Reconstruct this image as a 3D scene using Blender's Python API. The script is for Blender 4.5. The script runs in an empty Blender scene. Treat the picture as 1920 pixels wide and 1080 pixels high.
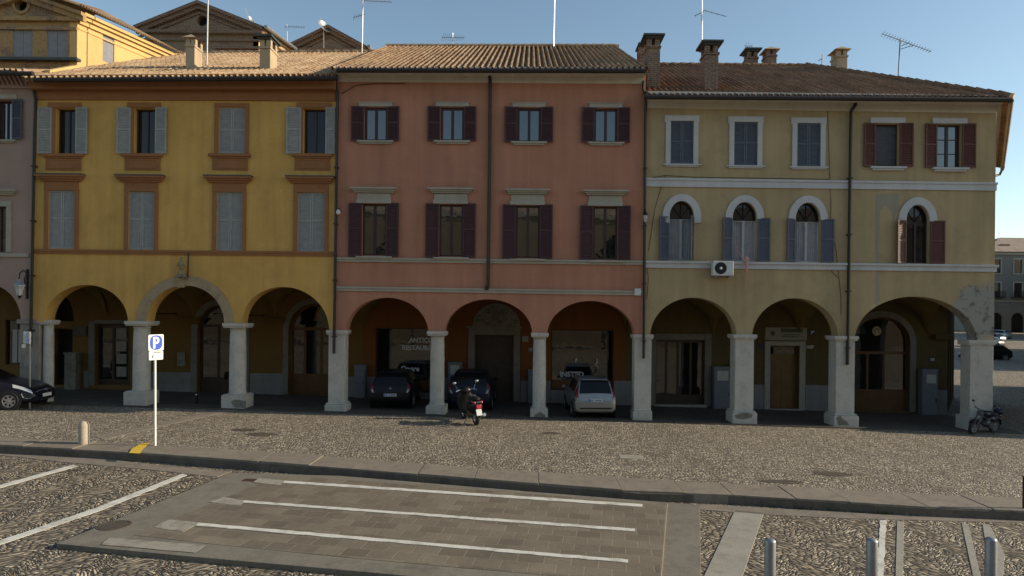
import bpy, bmesh, math, random
from mathutils import Vector, Matrix, geometry
R = math.radians
random.seed(7)
scene = bpy.context.scene
COL = scene.collection

# ------------------------------------------------------------------ camera
FPX, PX, PY, CAMZ, ROLL = 1224.0, 990.0, 590.0, 4.0, 0.010      # focal length and principal point in photo pixels
cam_d = bpy.data.cameras.new("camera")
cam = bpy.data.objects.new("camera", cam_d)
COL.objects.link(cam)
cam_d.sensor_fit = 'HORIZONTAL'
cam_d.sensor_width = 36.0
cam_d.lens = 36.0 * FPX / 1920.0
cam_d.shift_x = (960 - PX) / 1920.0
cam_d.shift_y = (PY - 540) / 1920.0
cam_d.clip_start, cam_d.clip_end = 0.1, 3000
cam.matrix_world = Matrix.Translation((0, 0, CAMZ)) @ Matrix.Rotation(R(90), 4, 'X') @ Matrix.Rotation(ROLL, 4, 'Z')
scene.camera = cam

# ------------------------------------------------------------------ sky, sun, exposure
SUN_EL, SUN_BACK = 20.0, 1.8            # low sun on the right, a little behind the facades
SKY_STRENGTH, SUN_STRENGTH, EXPOSURE = 0.10, 3.2, 0.84
world = bpy.data.worlds.new("World")
scene.world = world
world.use_nodes = True
wn = world.node_tree
wn.nodes.clear()
sky = wn.nodes.new("ShaderNodeTexSky")
sky.sky_type = 'NISHITA'
sky.sun_disc = False
sky.sun_elevation = R(SUN_EL)
sky.sun_rotation = R(90 - SUN_BACK)
sky.air_density, sky.dust_density, sky.ozone_density = 1.0, 0.4, 1.2
bg = wn.nodes.new("ShaderNodeBackground")
bg.inputs["Strength"].default_value = SKY_STRENGTH
wo = wn.nodes.new("ShaderNodeOutputWorld")
tint = wn.nodes.new("ShaderNodeMix")
tint.data_type, tint.blend_type = 'RGBA', 'MULTIPLY'
tint.inputs[0].default_value = 1.0
tint.inputs[7].default_value = (1.03, 1.02, .93, 1)        # the photograph's slightly green-blue sky
wn.links.new(sky.outputs[0], tint.inputs[6])
wn.links.new(tint.outputs[2], bg.inputs[0])
wn.links.new(bg.outputs[0], wo.inputs[0])
sun_d = bpy.data.lights.new("sun", 'SUN')
sun_d.energy, sun_d.angle, sun_d.color = SUN_STRENGTH, R(0.5), (1.0, 0.86, 0.66)
sun = bpy.data.objects.new("sun", sun_d)
COL.objects.link(sun)
sdir = Vector((math.cos(R(SUN_EL)) * math.cos(R(SUN_BACK)), math.cos(R(SUN_EL)) * math.sin(R(SUN_BACK)), math.sin(R(SUN_EL))))
sun.rotation_euler = sdir.to_track_quat('Z', 'Y').to_euler()
sun.location = (60, 10, 40)
scene.view_settings.view_transform = 'Standard'
scene.view_settings.look = 'None'
scene.view_settings.gamma = 1
scene.view_settings.exposure = EXPOSURE
scene.cycles.use_denoising = True
scene.cycles.max_bounces = 6

# ------------------------------------------------------------------ photo geometry
def unroll(x, y):
    dx, dy = x - PX, y - PY
    return PX + dx + dy * ROLL, PY + dy - dx * ROLL
def W(x, y, Y):                         # the point at depth Y seen at photo pixel x, y
    u, v = unroll(x, y)
    return Vector(((u - PX) * Y / FPX, Y, CAMZ + (PY - v) * Y / FPX))
FY, BY = 24.0, 28.0                     # facade plane, wall at the back of the arcade
DROP = 0.21
def gz(X, Y, dz=0.0):                   # paving level: falls 2 cm a metre to the right, rises slowly far away
    t = min(max((Y - 36) / 90.0, 0), 3)
    return 0.22 - 0.02 * min(max(X, -30), 30) + 1.9 * t + dz
def G(x, y, dz=0.0):                    # photo pixel to the paving
    Y = 15.0
    u, v = unroll(x, y)
    for _ in range(25):
        X = (u - PX) * Y / FPX
        Y = 0.5 * Y + 0.5 * FPX * (CAMZ - gz(X, Y, dz)) / max(v - PY, 1)
    X = (u - PX) * Y / FPX
    return Vector((X, Y, gz(X, Y, dz)))

# ------------------------------------------------------------------ node helpers and materials
class NB:
    def __init__(s, name):
        s.m = bpy.data.materials.new(name)
        s.m.use_nodes = True
        s.t = s.m.node_tree
        s.t.nodes.clear()
        s.out = s.t.nodes.new("ShaderNodeOutputMaterial")
        s.b = s.t.nodes.new("ShaderNodeBsdfPrincipled")
        s.t.links.new(s.b.outputs[0], s.out.inputs[0])
    def n(s, typ, ins=None, **props):
        d = s.t.nodes.new("ShaderNode" + typ)
        for k, v in props.items(): setattr(d, k, v)
        for k, v in (ins or {}).items(): s.set(d.inputs[k], v)
        return d
    def set(s, sock, v):
        if isinstance(v, bpy.types.NodeSocket): s.t.links.new(v, sock)
        elif isinstance(v, (tuple, list)) and len(v) == 3 and sock.type == 'RGBA': sock.default_value = (*v, 1)
        else: sock.default_value = v
    def math(s, op, a, b=0.0, c=0.0):
        d = s.n("Math", operation=op)
        s.set(d.inputs[0], a); s.set(d.inputs[1], b); s.set(d.inputs[2], c)
        return d.outputs[0]
    def mix(s, f, a, b, mode='MIX'):
        d = s.n("Mix", data_type='RGBA', blend_type=mode)
        s.set(d.inputs[0], f); s.set(d.inputs[6], a); s.set(d.inputs[7], b)
        return d.outputs[2]
    def pos(s): return s.n("NewGeometry").outputs["Position"]
    def scaled(s, v, sc):
        return s.n("VectorMath", {0: v, 1: sc}, operation='MULTIPLY').outputs[0]
    def noise(s, v, scale, detail=4.0, rough=0.55):
        return s.n("TexNoise", {"Vector": v, "Scale": scale, "Detail": detail, "Roughness": rough}).outputs[0]
    def ramp(s, f, a, b, lo=0.0, hi=1.0):
        return s.n("MapRange", {0: f, 1: a, 2: b, 3: lo, 4: hi}).outputs[0]
    def bump(s, h, strength, dist):
        return s.n("Bump", {"Height": h, "Strength": strength, "Distance": dist}).outputs[0]
    def fin(s, col, rough=0.85, normal=None, spec=0.3, metal=0.0):
        s.set(s.b.inputs["Base Color"], col)
        s.set(s.b.inputs["Roughness"], rough)
        s.set(s.b.inputs["Specular IOR Level"], spec)
        s.set(s.b.inputs["Metallic"], metal)
        if normal is not None: s.set(s.b.inputs["Normal"], normal)
        return s.m

def stucco(name, col, var=0.10, streak=0.10, dirt=(0.16, 0.14, 0.11), dirt_amt=0.25, bump=0.35):
    k = NB(name); p = k.pos()
    n1 = k.noise(p, 0.5, 6); n2 = k.noise(k.scaled(p, (3.2, 3.2, 0.22)), 1.0, 5); n3 = k.noise(p, 16, 5, 0.65)
    f = k.math('ADD', k.ramp(n1, .25, .75, 1 - var, 1 + var), k.ramp(n2, .25, .75, -streak, streak))
    f = k.math('ADD', f, k.ramp(n3, .3, .7, -.05, .05))
    c = k.n("VectorMath", {0: col, 3: f}, operation='SCALE').outputs[0]
    d = k.math('MULTIPLY', k.ramp(k.noise(p, 1.3, 7, .65), .5, .75), dirt_amt)
    return k.fin(k.mix(d, c, dirt), .9, k.bump(n3, bump, .012))

def ochre_wall(name, col, bare):         # stucco with an area of lost render by the street corner
    m = stucco(name, col, .11, .12, (.2, .16, .09), .4)
    k = NB.__new__(NB); k.m, k.t = m, m.node_tree
    k.b = [n for n in k.t.nodes if n.type == 'BSDF_PRINCIPLED'][0]
    old = k.b.inputs["Base Color"].links[0].from_socket
    p = k.pos(); c = W(1842, 585, FY)
    d = k.n("VectorMath", {0: p, 1: tuple(c)}, operation='SUBTRACT').outputs[0]
    d = k.n("VectorMath", {0: k.scaled(d, (1 / 1.25, .0, 1 / 1.3))}, operation='LENGTH').outputs["Value"]
    n = k.noise(p, 1.6, 7, .68)
    f = k.ramp(k.math('ADD', d, k.math('MULTIPLY', n, 1.5)), 1.75, 1.45)
    n2 = k.noise(p, 3.0, 6, .7)
    bc = k.mix(k.ramp(n2, .52, .62), bare, tuple(x * .45 for x in bare))
    k.set(k.b.inputs["Base Color"], k.mix(f, old, bc))
    return m

def plain(name, col, rough=0.5, metal=0.0, spec=0.4, var=0.12, scale=6.0, bump=0.0):
    k = NB(name); p = k.pos(); n = k.noise(p, scale, 4)
    c = k.n("VectorMath", {0: col, 3: k.ramp(n, .25, .75, 1 - var, 1 + var)}, operation='SCALE').outputs[0]
    return k.fin(c, rough, k.bump(n, bump, .01) if bump else None, spec, metal)

def stone(name, col, var=.16, dark=(.13, .125, .11), amt=.45, bump=.4):
    k = NB(name); p = k.pos()
    n1 = k.noise(p, 1.1, 7, .65); n3 = k.noise(p, 22, 5, .7); n2 = k.noise(p, 3.4, 6, .7)
    f = k.math('ADD', k.ramp(n1, .25, .75, 1 - var, 1 + var), k.ramp(n3, .3, .7, -.1, .1))
    c = k.n("VectorMath", {0: col, 3: f}, operation='SCALE').outputs[0]
    return k.fin(k.mix(k.math('MULTIPLY', k.ramp(n2, .48, .68), amt), c, dark), .85, k.bump(k.math('ADD', n3, n2), bump, .012))

def cobble(name, cell, stretch, col_a, col_b, mortar, wave, bumpd, gap=.12):
    k = NB(name); p = k.pos()
    sx = k.n("SeparateXYZ", {0: p})
    x, y = sx.outputs[0], sx.outputs[1]
    wob = k.noise(p, .45, 3)
    ph = k.math('MULTIPLY', wob, 5.0)
    y2 = k.math('ADD', y, k.math('MULTIPLY', k.math('SINE', k.math('ADD', k.math('MULTIPLY', x, 6.2), ph)), wave))
    x2 = k.math('ADD', x, k.math('MULTIPLY', k.math('SINE', k.math('ADD', k.math('MULTIPLY', y, 5.1), ph)), wave * .7))
    v = k.n("CombineXYZ", {0: k.math('DIVIDE', x2, cell * stretch), 1: k.math('DIVIDE', y2, cell), 2: 0.0}).outputs[0]
    e = k.n("TexVoronoi", {"Vector": v, "Scale": 1.0, "Randomness": .68}, feature='DISTANCE_TO_EDGE').outputs["Distance"]
    vc = k.n("TexVoronoi", {"Vector": v, "Scale": 1.0, "Randomness": .68}, feature='F1').outputs["Color"]
    rnd = k.n("SeparateColor", {0: vc})
    c = k.mix(k.ramp(rnd.outputs[0], .1, .9), col_a, col_b)
    c = k.n("VectorMath", {0: c, 3: k.ramp(rnd.outputs[1], 0, 1, .6, 1.4)}, operation='SCALE').outputs[0]
    big = k.noise(p, .35, 5, .6)
    c = k.n("VectorMath", {0: c, 3: k.ramp(big, .3, .7, .84, 1.16)}, operation='SCALE').outputs[0]
    c = k.mix(k.ramp(e, gap * .3, gap, 0, 1), mortar, c)
    h = k.math('ADD', k.math('POWER', k.ramp(e, 0, .42), .6), k.math('MULTIPLY', rnd.outputs[2], .35))
    h = k.math('ADD', h, k.math('MULTIPLY', k.noise(p, 60, 3), .08))
    return k.fin(c, .75, k.bump(h, 1.0, bumpd), .35)

def bricks(name, col_a, col_b, mortar, w, h, rot, bump=.6, msize=.014):
    k = NB(name); p = k.pos()
    mp = k.n("Mapping", {"Vector": p, "Rotation": (0, 0, rot)}).outputs[0]
    t = k.n("TexBrick", {"Vector": mp, "Color1": col_a, "Color2": col_b, "Mortar": mortar, "Scale": 1.0, "Mortar Size": msize,
                         "Mortar Smooth": .3, "Bias": -.1, "Brick Width": w, "Row Height": h})
    n = k.noise(p, .8, 6, .65); n2 = k.noise(p, 14, 4, .7)
    f = k.math('ADD', k.ramp(n, .25, .75, .78, 1.22), k.ramp(n2, .3, .7, -.1, .1))
    c = k.n("VectorMath", {0: t.outputs[0], 3: f}, operation='SCALE').outputs[0]
    hh = k.math('ADD', k.math('SUBTRACT', 1.0, t.outputs[1]), k.math('MULTIPLY', n2, .5))
    return k.fin(c, .85, k.bump(hh, bump, .012), .3)

def wall_bricks(name, base, brick, amt):
    k = NB(name); p = k.pos()
    sx = k.n("SeparateXYZ", {0: p})
    v = k.n("CombineXYZ", {0: k.math('ADD', sx.outputs[0], sx.outputs[1]), 1: sx.outputs[2], 2: 0.0}).outputs[0]
    t = k.n("TexBrick", {"Vector": v, "Color1": brick, "Color2": tuple(c * .65 for c in brick), "Mortar": (.26, .23, .19), "Scale": 1.0,
                         "Mortar Size": .012, "Brick Width": .26, "Row Height": .075})
    n = k.noise(p, 1.0, 8, .7); n2 = k.noise(p, 9, 5, .7)
    c = k.mix(k.ramp(n, .5 - amt, .56 - amt), t.outputs[0], base)
    c = k.n("VectorMath", {0: c, 3: k.math('ADD', k.ramp(n2, .3, .7, .75, 1.25), 0.0)}, operation='SCALE').outputs[0]
    return k.fin(c, .9, k.bump(n2, .6, .02))

def tiles(name, col, col2):
    k = NB(name); p = k.pos()
    sn = k.n("VectorMath", {0: p, 1: (.21, 1.15, 50)}, operation='SNAP').outputs[0]
    wn_ = k.n("TexWhiteNoise", {"Vector": sn}, noise_dimensions='3D')
    c = k.mix(wn_.outputs[0], col, col2)
    n = k.noise(p, .6, 6, .65); n2 = k.noise(p, 11, 5, .7)
    c = k.n("VectorMath", {0: c, 3: k.math('ADD', k.ramp(n, .3, .7, .75, 1.2), k.ramp(n2, .3, .7, -.2, .2))}, operation='SCALE').outputs[0]
    c = k.mix(k.math('MULTIPLY', k.ramp(k.noise(p, 2.3, 7, .7), .55, .7), .5), c, (.09, .08, .065))
    return k.fin(c, .88, k.bump(n2, .5, .015), .25)

def glass(name, tint=(.012, .013, .013), ior=2.0, wob=.06):
    k = NB(name); p = k.pos()
    n = k.noise(p, 1.6, 2)
    k.b.inputs["IOR"].default_value = ior
    k.b.inputs["Specular IOR Level"].default_value = .5
    return k.fin(tint, .02, k.bump(n, wob, .05), .5)

M = {}
_a, _b = G(458, 938, -DROP), G(1191, 991, -DROP)
PAD_ROT = -math.atan2(_b.y - _a.y, _b.x - _a.x)   # the setts run with the painted bays
M['yellow'] = stucco('yellow_stucco', (.560, .332, .094), .12, .13, (0.281, 0.164, 0.047), .3)
M['orange_trim'] = stucco('terracotta_trim', (0.285, 0.127, 0.053), .07, .06, (0.136, 0.062, 0.031), .25)
M['pink'] = stucco('salmon_stucco', (.405, .186, .118), .12, .13, (0.221, 0.114, 0.074), .25)
M['ochre'] = ochre_wall('ochre_stucco', (.388, .290, .160), (.29, .27, .235))
M['rose'] = stucco('rose_stucco', (0.343, 0.238, 0.191), .08, .06, (0.198, 0.145, 0.125), .25)
M['greytrim'] = stucco('stone_trim', (0.356, 0.327, 0.266), .08, .08, (0.167, 0.152, 0.122), .3)
M['whitetrim'] = stucco('white_trim', (0.485, 0.476, 0.476), .06, .07, (0.255, 0.255, 0.237), .25)
M['cornice'] = stucco('pale_cornice', (0.552, 0.513, 0.444), .06, .08, (0.296, 0.267, 0.217), .3)
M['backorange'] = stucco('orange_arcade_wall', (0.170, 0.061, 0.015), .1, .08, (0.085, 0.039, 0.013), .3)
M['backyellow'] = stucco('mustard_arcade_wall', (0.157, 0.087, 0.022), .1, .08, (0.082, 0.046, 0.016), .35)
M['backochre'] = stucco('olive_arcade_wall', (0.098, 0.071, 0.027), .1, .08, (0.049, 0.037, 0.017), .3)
M['plinth'] = stucco('grey_plinth', (0.214, 0.199, 0.184), .12, .1, (0.102, 0.087, 0.076), .5)
M['column'] = stone('column_stone', (0.468, 0.434, 0.380), .1, (0.234, 0.211, 0.179), .4)
M['colgrey'] = stone('grey_stone', (0.269, 0.236, 0.196), .14, (0.128, 0.112, 0.086), .5)
M['slab'] = stone('kerb_stone', (0.228, 0.193, 0.151), .16, (0.110, 0.091, 0.069), .5)
M['slab_pale'] = stone('pale_slab', (0.315, 0.292, 0.240), .12, (0.165, 0.150, 0.120), .45)
M['slab_grey'] = stone('grey_slab', (0.193, 0.170, 0.133), .14, (0.085, 0.080, 0.067), .5)
M['door_stone'] = stone('door_stone', (0.182, 0.165, 0.138), .12, (0.083, 0.077, 0.066), .5)
M['paint'] = stone('white_road_paint', (0.617, 0.595, 0.523), .08, (0.299, 0.273, 0.229), .75, .2)
M['yellow_paint'] = stone('yellow_road_paint', (0.675, 0.450, 0.045), .08, (0.360, 0.270, 0.108), .5, .2)
M['old_paint'] = stone('worn_road_paint', (0.315, 0.285, 0.233), .1, (0.173, 0.150, 0.118), .9, .2)
M['cobble_low'] = cobble('river_cobbles', .052, 2.3, (0.255, 0.207, 0.146), (0.477, 0.397, 0.288), (0.051, 0.042, 0.031), .15, .035, .17)
M['cobble_up'] = cobble('small_cobbles', .055, 1.5, (0.237, 0.198, 0.143), (0.473, 0.407, 0.308), (0.094, 0.077, 0.061), .08, .028, .15)
M['pavers'] = bricks('stone_setts', (0.142, 0.117, 0.085), (0.204, 0.171, 0.124), (0.213, 0.179, 0.131), .43, .34, PAD_ROT, .5, .012)
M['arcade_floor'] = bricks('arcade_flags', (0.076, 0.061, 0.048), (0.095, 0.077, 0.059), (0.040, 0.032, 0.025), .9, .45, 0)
M['tiles'] = tiles('clay_tiles', (0.289, 0.186, 0.107), (0.386, 0.275, 0.169))
M['tiles_mid'] = tiles('weathered_clay_tiles', (0.243, 0.145, 0.079), (0.324, 0.215, 0.125))
M['tiles_dark'] = tiles('brown_clay_tiles', (0.179, 0.093, 0.049), (0.246, 0.149, 0.091))
M['tiles_far'] = tiles('far_clay_tiles', (.30, .22, .17), (.36, .27, .2))
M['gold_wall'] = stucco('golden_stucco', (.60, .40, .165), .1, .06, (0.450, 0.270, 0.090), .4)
M['gold_shade'] = wall_bricks('shaded_golden_brick', (0.353, 0.227, 0.101), (0.269, 0.143, 0.076), .07)  # shaded front of the gold house, shade put into a browner colour
M['old_brick'] = wall_bricks('weathered_brick', (0.225, 0.169, 0.120), (0.225, 0.112, 0.068), 0.05)
M['brick_trim'] = wall_bricks('brick_moulding', (0.195, 0.128, 0.083), (0.188, 0.090, 0.056), -.1)
M['chimney_brick'] = wall_bricks('chimney_brick', (0.270, 0.188, 0.120), (0.210, 0.112, 0.068), -.02)
M['chimney_plaster'] = stucco('chimney_plaster', (0.440, 0.336, 0.216), .1, .1, (0.200, 0.160, 0.112), .4)
M['lead'] = plain('lead_cap', (.06, .065, .06), .6)
M['gutter'] = plain('dark_gutter', (.035, .028, .025), .45, .3)
M['gutter_copper'] = plain('side_gutter', (.22, .17, .13), .5, .3)
M['shutter_grey'] = plain('grey_green_shutter', (.295, .29, .268), .6)
M['shutter_plum'] = plain('plum_shutter', (.062, .023, .022), .55)
M['shutter_blue'] = plain('slate_blue_shutter', (.088, .096, .122), .55)
M['shutter_brown'] = plain('red_brown_shutter', (0.101, 0.034, 0.021), .55)
M['shutter_dark'] = plain('charcoal_shutter', (0.063, 0.063, 0.073), .6)
M['shutter_old'] = plain('weathered_shutter', (.22, .22, .235), .8)
M['frame_dark'] = plain('dark_window_wood', (.045, .022, .018), .45)
M['frame_white'] = plain('white_window_wood', (0.385, 0.385, 0.385), .5)
M['wood_door'] = plain('brown_door_wood', (0.119, 0.048, 0.015), .5, var=.25, scale=3)
M['wood_dark'] = plain('dark_door_wood', (.055, .033, .020), .55, var=.25, scale=4)
M['wood_ochre'] = plain('ochre_door_wood', (0.144, 0.075, 0.018), .5, var=.2, scale=3)
M['glass'] = glass('window_glass', (.012, .013, .014), 2.3)
M['shop_glass'] = glass('shop_glass', (.008, .008, .007), 1.9, .05)
M['patch'] = stucco('grey_plaster_patch', (0.280, 0.252, 0.189), .1, .1, (0.210, 0.189, 0.140), .3)
M['bare'] = stucco('bare_plaster', (0.294, 0.273, 0.238), .2, .1, (0.112, 0.098, 0.077), .7, .8)
M['frosted'] = plain('frosted_glass', (.42, .43, .42), .35)
M['paper_dim'] = plain('faded_board', (.26, .235, .20), .8, var=.15)
M['sign_green'] = plain('faded_green_print', (.07, .085, .06), .8)
M['plate_dark'] = plain('dark_blue_enamel', (.02, .022, .05), .4)
M['arch_stone'] = stone('arch_stone', (.35, .265, .165), .12, (.14, .11, .08), .5)
M['palace'] = stucco('cream_stucco', (.25, .20, .13), .12, .08, (.2, .16, .1), .4)
def car_paint(name, col, metal=.3, rough=.28):
    k = NB(name); k.fin(col, rough, None, .25 if max(col) < .05 else .5, metal)
    k.b.inputs["Coat Weight"].default_value = .12 if max(col) < .05 else .4; k.b.inputs["Coat Roughness"].default_value = .08
    return k.m
M['paint_black'] = car_paint('black_car_paint', (.006, .006, .007), .0, .35)
M['paint_navy'] = car_paint('navy_car_paint', (.009, .011, .024), .0, .35)
M['paint_dark'] = car_paint('midnight_car_paint', (.020, .020, .032))
M['paint_silver'] = car_paint('silver_car_paint', (0.255, 0.264, 0.255), .5, .35)
M['paint_grey'] = car_paint('grey_car_paint', (.12, .13, .14), .4)
M['scooter_black'] = car_paint('scooter_paint', (.009, .009, .009), .0, .4)
M['car_glass'] = glass('car_glass', (.008, .009, .010), 1.36, .0)
M['tyre'] = plain('black_rubber', (.014, .014, .014), .7)
M['rim'] = plain('alloy_rim', (.42, .42, .42), .35, .7)
M['chrome'] = plain('chrome', (.6, .6, .6), .12, .95, var=0)
M['tail_red'] = plain('red_lens', (.16, .010, .014), .15, var=.05)
M['tail_bright'] = plain('bright_red_lens', (.55, .05, .07), .2, var=.05)
M['lamp_clear'] = plain('clear_lens', (.32, .31, .31), .12, .2)
M['lamp_bright'] = plain('bright_headlight', (.70, .70, .70), .12, .3)
M['amber'] = plain('amber_lens', (.4, .13, .02), .2)
M['plate_white'] = plain('plate_white', (.42, .43, .46), .5, var=.03)
M['plate_ink'] = plain('plate_ink', (.07, .07, .08), .6)
M['galv_dark'] = plain('engine_metal', (.10, .10, .105), .4, .6)
M['mast_dark'] = plain('aerial_metal', (.16, .15, .15), .5, .4)
M['drain'] = stone('dark_ground_stone', (.085, .068, .052), .2, (.05, .04, .03), .6)
M['glass_dull'] = glass('dull_window_glass', (.012, .011, .012), 1.45)
M['leaf'] = plain('dark_foliage', (.035, .05, .02), .7, var=.4)
M['bark'] = plain('bark', (.08, .06, .045), .9)
M['shade_stone'] = stone('shade_dark_stone', (0.128, 0.112, 0.092), .25, (0.054, 0.047, 0.041), .6)  # darker stone for the strips that paint shade on kerb and pad
M['far_stone'] = stone('far_grey_stone', (.19, .18, .16), .12, (.1, .09, .08), .5)
M['weed'] = plain('weed_green', (.06, .085, .025), .8, var=.4)
M['dark'] = plain('dark_interior', (.012, .010, .008), .9)
M['curtain'] = plain('net_curtain', (0.357, 0.357, 0.389), .8, var=.15, scale=5)
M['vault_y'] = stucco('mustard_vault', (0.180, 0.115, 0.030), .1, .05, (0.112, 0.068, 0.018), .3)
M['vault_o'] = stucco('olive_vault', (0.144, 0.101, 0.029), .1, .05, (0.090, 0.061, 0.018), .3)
M['iron'] = plain('black_iron', (.02, .02, .022), .5, .5)
M['rust'] = plain('rusty_iron', (0.060, 0.027, 0.017), .8)
M['galv'] = plain('galvanised_steel', (.30, .31, .32), .45, .6)
M['mast'] = plain('mast_metal', (.55, .53, .50), .4, .5)
M['white_plastic'] = plain('white_casing', (.55, .55, .53), .5)
M['cabinet'] = plain('grey_cabinet', (0.154, 0.161, 0.175), .55)
M['paper'] = plain('pale_paper', (0.440, 0.424, 0.384), .8, var=.2, scale=20)
M['sign_white'] = plain('sign_white', (.78, .78, .74), .4, var=.03)
M['sign_blue'] = plain('sign_blue', (.022, .085, .50), .4, var=.03)
M['sign_text'] = plain('sign_ink', (.05, .05, .055), .5)
M['letters'] = plain('white_vinyl', (.48, .48, .49), .6)
M['pink_cloth'] = plain('pink_cloth', (.55, .27, .27), .9)
M['bronze'] = plain('painted_statue', (.25, .19, .10), .7, var=.5, scale=14)
M['gilt'] = plain('gilded_emblem', (.42, .36, .20), .5)
M['relief'] = stone('carved_relief', (.20, .185, .15), .3, (.08, .075, .06), .8, 1.0)
M['bollard_stone'] = stone('bollard_stone', (.42, .36, .28), .1, (.25, .2, .15), .3)
M['yellow_box'] = plain('yellow_box', (.62, .46, .03), .5)

# ------------------------------------------------------------------ mesh helpers
ORG = {}
class MB:
    def __init__(s): s.v, s.f = [], []
    def add(s, vs, fs):
        o = len(s.v)
        s.v += [Vector(v) for v in vs]
        s.f += [tuple(i + o for i in f) for f in fs]
        return s
    def box(s, a, b, rot=None, c=None):
        x0, y0, z0 = a; x1, y1, z1 = b
        vs = [Vector(p) for p in ((x0, y0, z0), (x1, y0, z0), (x1, y1, z0), (x0, y1, z0), (x0, y0, z1), (x1, y0, z1), (x1, y1, z1), (x0, y1, z1))]
        if rot is not None:
            c = Vector(c) if c is not None else sum(vs, Vector()) / 8
            vs = [rot @ (v - c) + c for v in vs]
        return s.add(vs, [(3, 2, 1, 0), (4, 5, 6, 7), (0, 1, 5, 4), (1, 2, 6, 5), (2, 3, 7, 6), (3, 0, 4, 7)])
    def prism(s, pts, y0, y1):          # polygon in XZ pushed along Y
        n = len(pts)
        vs = [(p[0], y0, p[1]) for p in pts] + [(p[0], y1, p[1]) for p in pts]
        return s.add(vs, [tuple(range(n)), tuple(range(2 * n - 1, n - 1, -1))] + [(i, (i + 1) % n, n + (i + 1) % n, n + i) for i in range(n)])
    def slab(s, pts, h):                # polygon of 3-D points pushed down by h
        n = len(pts)
        vs = [Vector(p) for p in pts] + [Vector(p) - Vector((0, 0, h)) for p in pts]
        return s.add(vs, [tuple(range(n)), tuple(range(2 * n - 1, n - 1, -1))] + [(i, (i + 1) % n, n + (i + 1) % n, n + i) for i in range(n)])
    def holes(s, outer, holes, y0, y1, plane=None):
        loops = [outer] + holes
        flat = [p for l in loops for p in l]
        tri = geometry.tessellate_polygon([[Vector((p[0], p[1], 0)) for p in l] for l in loops])
        n = len(flat)
        pl = plane or (lambda a, y, z: (a, y, z))
        vs = [pl(p[0], y0, p[1]) for p in flat] + [pl(p[0], y1, p[1]) for p in flat]
        fs = [t for t in tri] + [tuple(i + n for i in reversed(t)) for t in tri]
        o = 0
        for l in loops:
            m = len(l)
            fs += [(o + i, o + (i + 1) % m, n + o + (i + 1) % m, n + o + i) for i in range(m)]
            o += m
        return s.add(vs, fs)
    def tube(s, pts, r, n=8, cap=True):
        pts = [Vector(p) for p in pts]
        rs = r if isinstance(r, (list, tuple)) else [r] * len(pts)
        vs = []
        for i, p in enumerate(pts):
            d = (pts[min(i + 1, len(pts) - 1)] - pts[max(i - 1, 0)]).normalized()
            a = d.orthogonal().normalized() if i == 0 else (a - d * a.dot(d)).normalized()
            b = d.cross(a)
            vs += [p + (a * math.cos(t) + b * math.sin(t)) * rs[i] for t in [2 * math.pi * j / n for j in range(n)]]
        fs = [(i * n + j, i * n + (j + 1) % n, (i + 1) * n + (j + 1) % n, (i + 1) * n + j) for i in range(len(pts) - 1) for j in range(n)]
        if cap: fs += [tuple(range(n - 1, -1, -1)), tuple(range((len(pts) - 1) * n, len(pts) * n))]
        return s.add(vs, fs)
    def lathe(s, c, prof, n=20, axis='Z', sq=1.0, cap=True):
        c = Vector(c); vs = []
        for r, h in prof:
            for j in range(n):
                t = 2 * math.pi * j / n
                a, b = r * math.cos(t), r * math.sin(t) * sq
                vs.append(c + (Vector((a, b, h)) if axis == 'Z' else Vector((h, a, b)) if axis == 'X' else Vector((a, h, b))))
        m = len(prof)
        fs = [(i * n + j, i * n + (j + 1) % n, (i + 1) * n + (j + 1) % n, (i + 1) * n + j) for i in range(m - 1) for j in range(n)]
        if cap: fs += [tuple(range(n - 1, -1, -1)), tuple(range((m - 1) * n, m * n))]
        return s.add(vs, fs)
    def ball(s, c, r, n=12, m=8):
        rx, ry, rz = r if isinstance(r, (tuple, list)) else (r, r, r)
        c = Vector(c); vs = [c - Vector((0, 0, rz))]
        for i in range(1, m):
            p = math.pi * i / m - math.pi / 2
            vs += [c + Vector((rx * math.cos(p) * math.cos(2 * math.pi * j / n), ry * math.cos(p) * math.sin(2 * math.pi * j / n), rz * math.sin(p))) for j in range(n)]
        vs.append(c + Vector((0, 0, rz)))
        fs = [(0, 1 + (j + 1) % n, 1 + j) for j in range(n)]
        fs += [(1 + i * n + j, 1 + i * n + (j + 1) % n, 1 + (i + 1) * n + (j + 1) % n, 1 + (i + 1) * n + j) for i in range(m - 2) for j in range(n)]
        t = len(vs) - 1
        fs += [(t, 1 + (m - 2) * n + j, 1 + (m - 2) * n + (j + 1) % n) for j in range(n)]
        return s.add(vs, fs)
    def xform(s, mat, start=0):
        for i in range(start, len(s.v)): s.v[i] = mat @ s.v[i]
        return s
    def build(s, name, mat, parent=None, smooth=False, bevel=0.0, recalc=True):
        me = bpy.data.meshes.new(name)
        org = ORG.get(parent.name, Vector()) if parent is not None else Vector()
        me.from_pydata([v - org for v in s.v], [], s.f)
        if recalc:
            b = bmesh.new(); b.from_mesh(me)
            bmesh.ops.recalc_face_normals(b, faces=b.faces)
            b.to_mesh(me); b.free()
        me.materials.append(M[mat] if isinstance(mat, str) else mat)
        if smooth:
            me.polygons.foreach_set("use_smooth", [True] * len(me.polygons))
            me.set_sharp_from_angle(angle=R(38))
        o = bpy.data.objects.new(name, me)
        COL.objects.link(o)
        if parent is not None:
            o.parent = parent
            ORG[o.name] = org
        if bevel:
            md = o.modifiers.new("bevel", 'BEVEL')
            md.width, md.segments, md.limit_method = bevel, 2, 'ANGLE'
        return o

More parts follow.
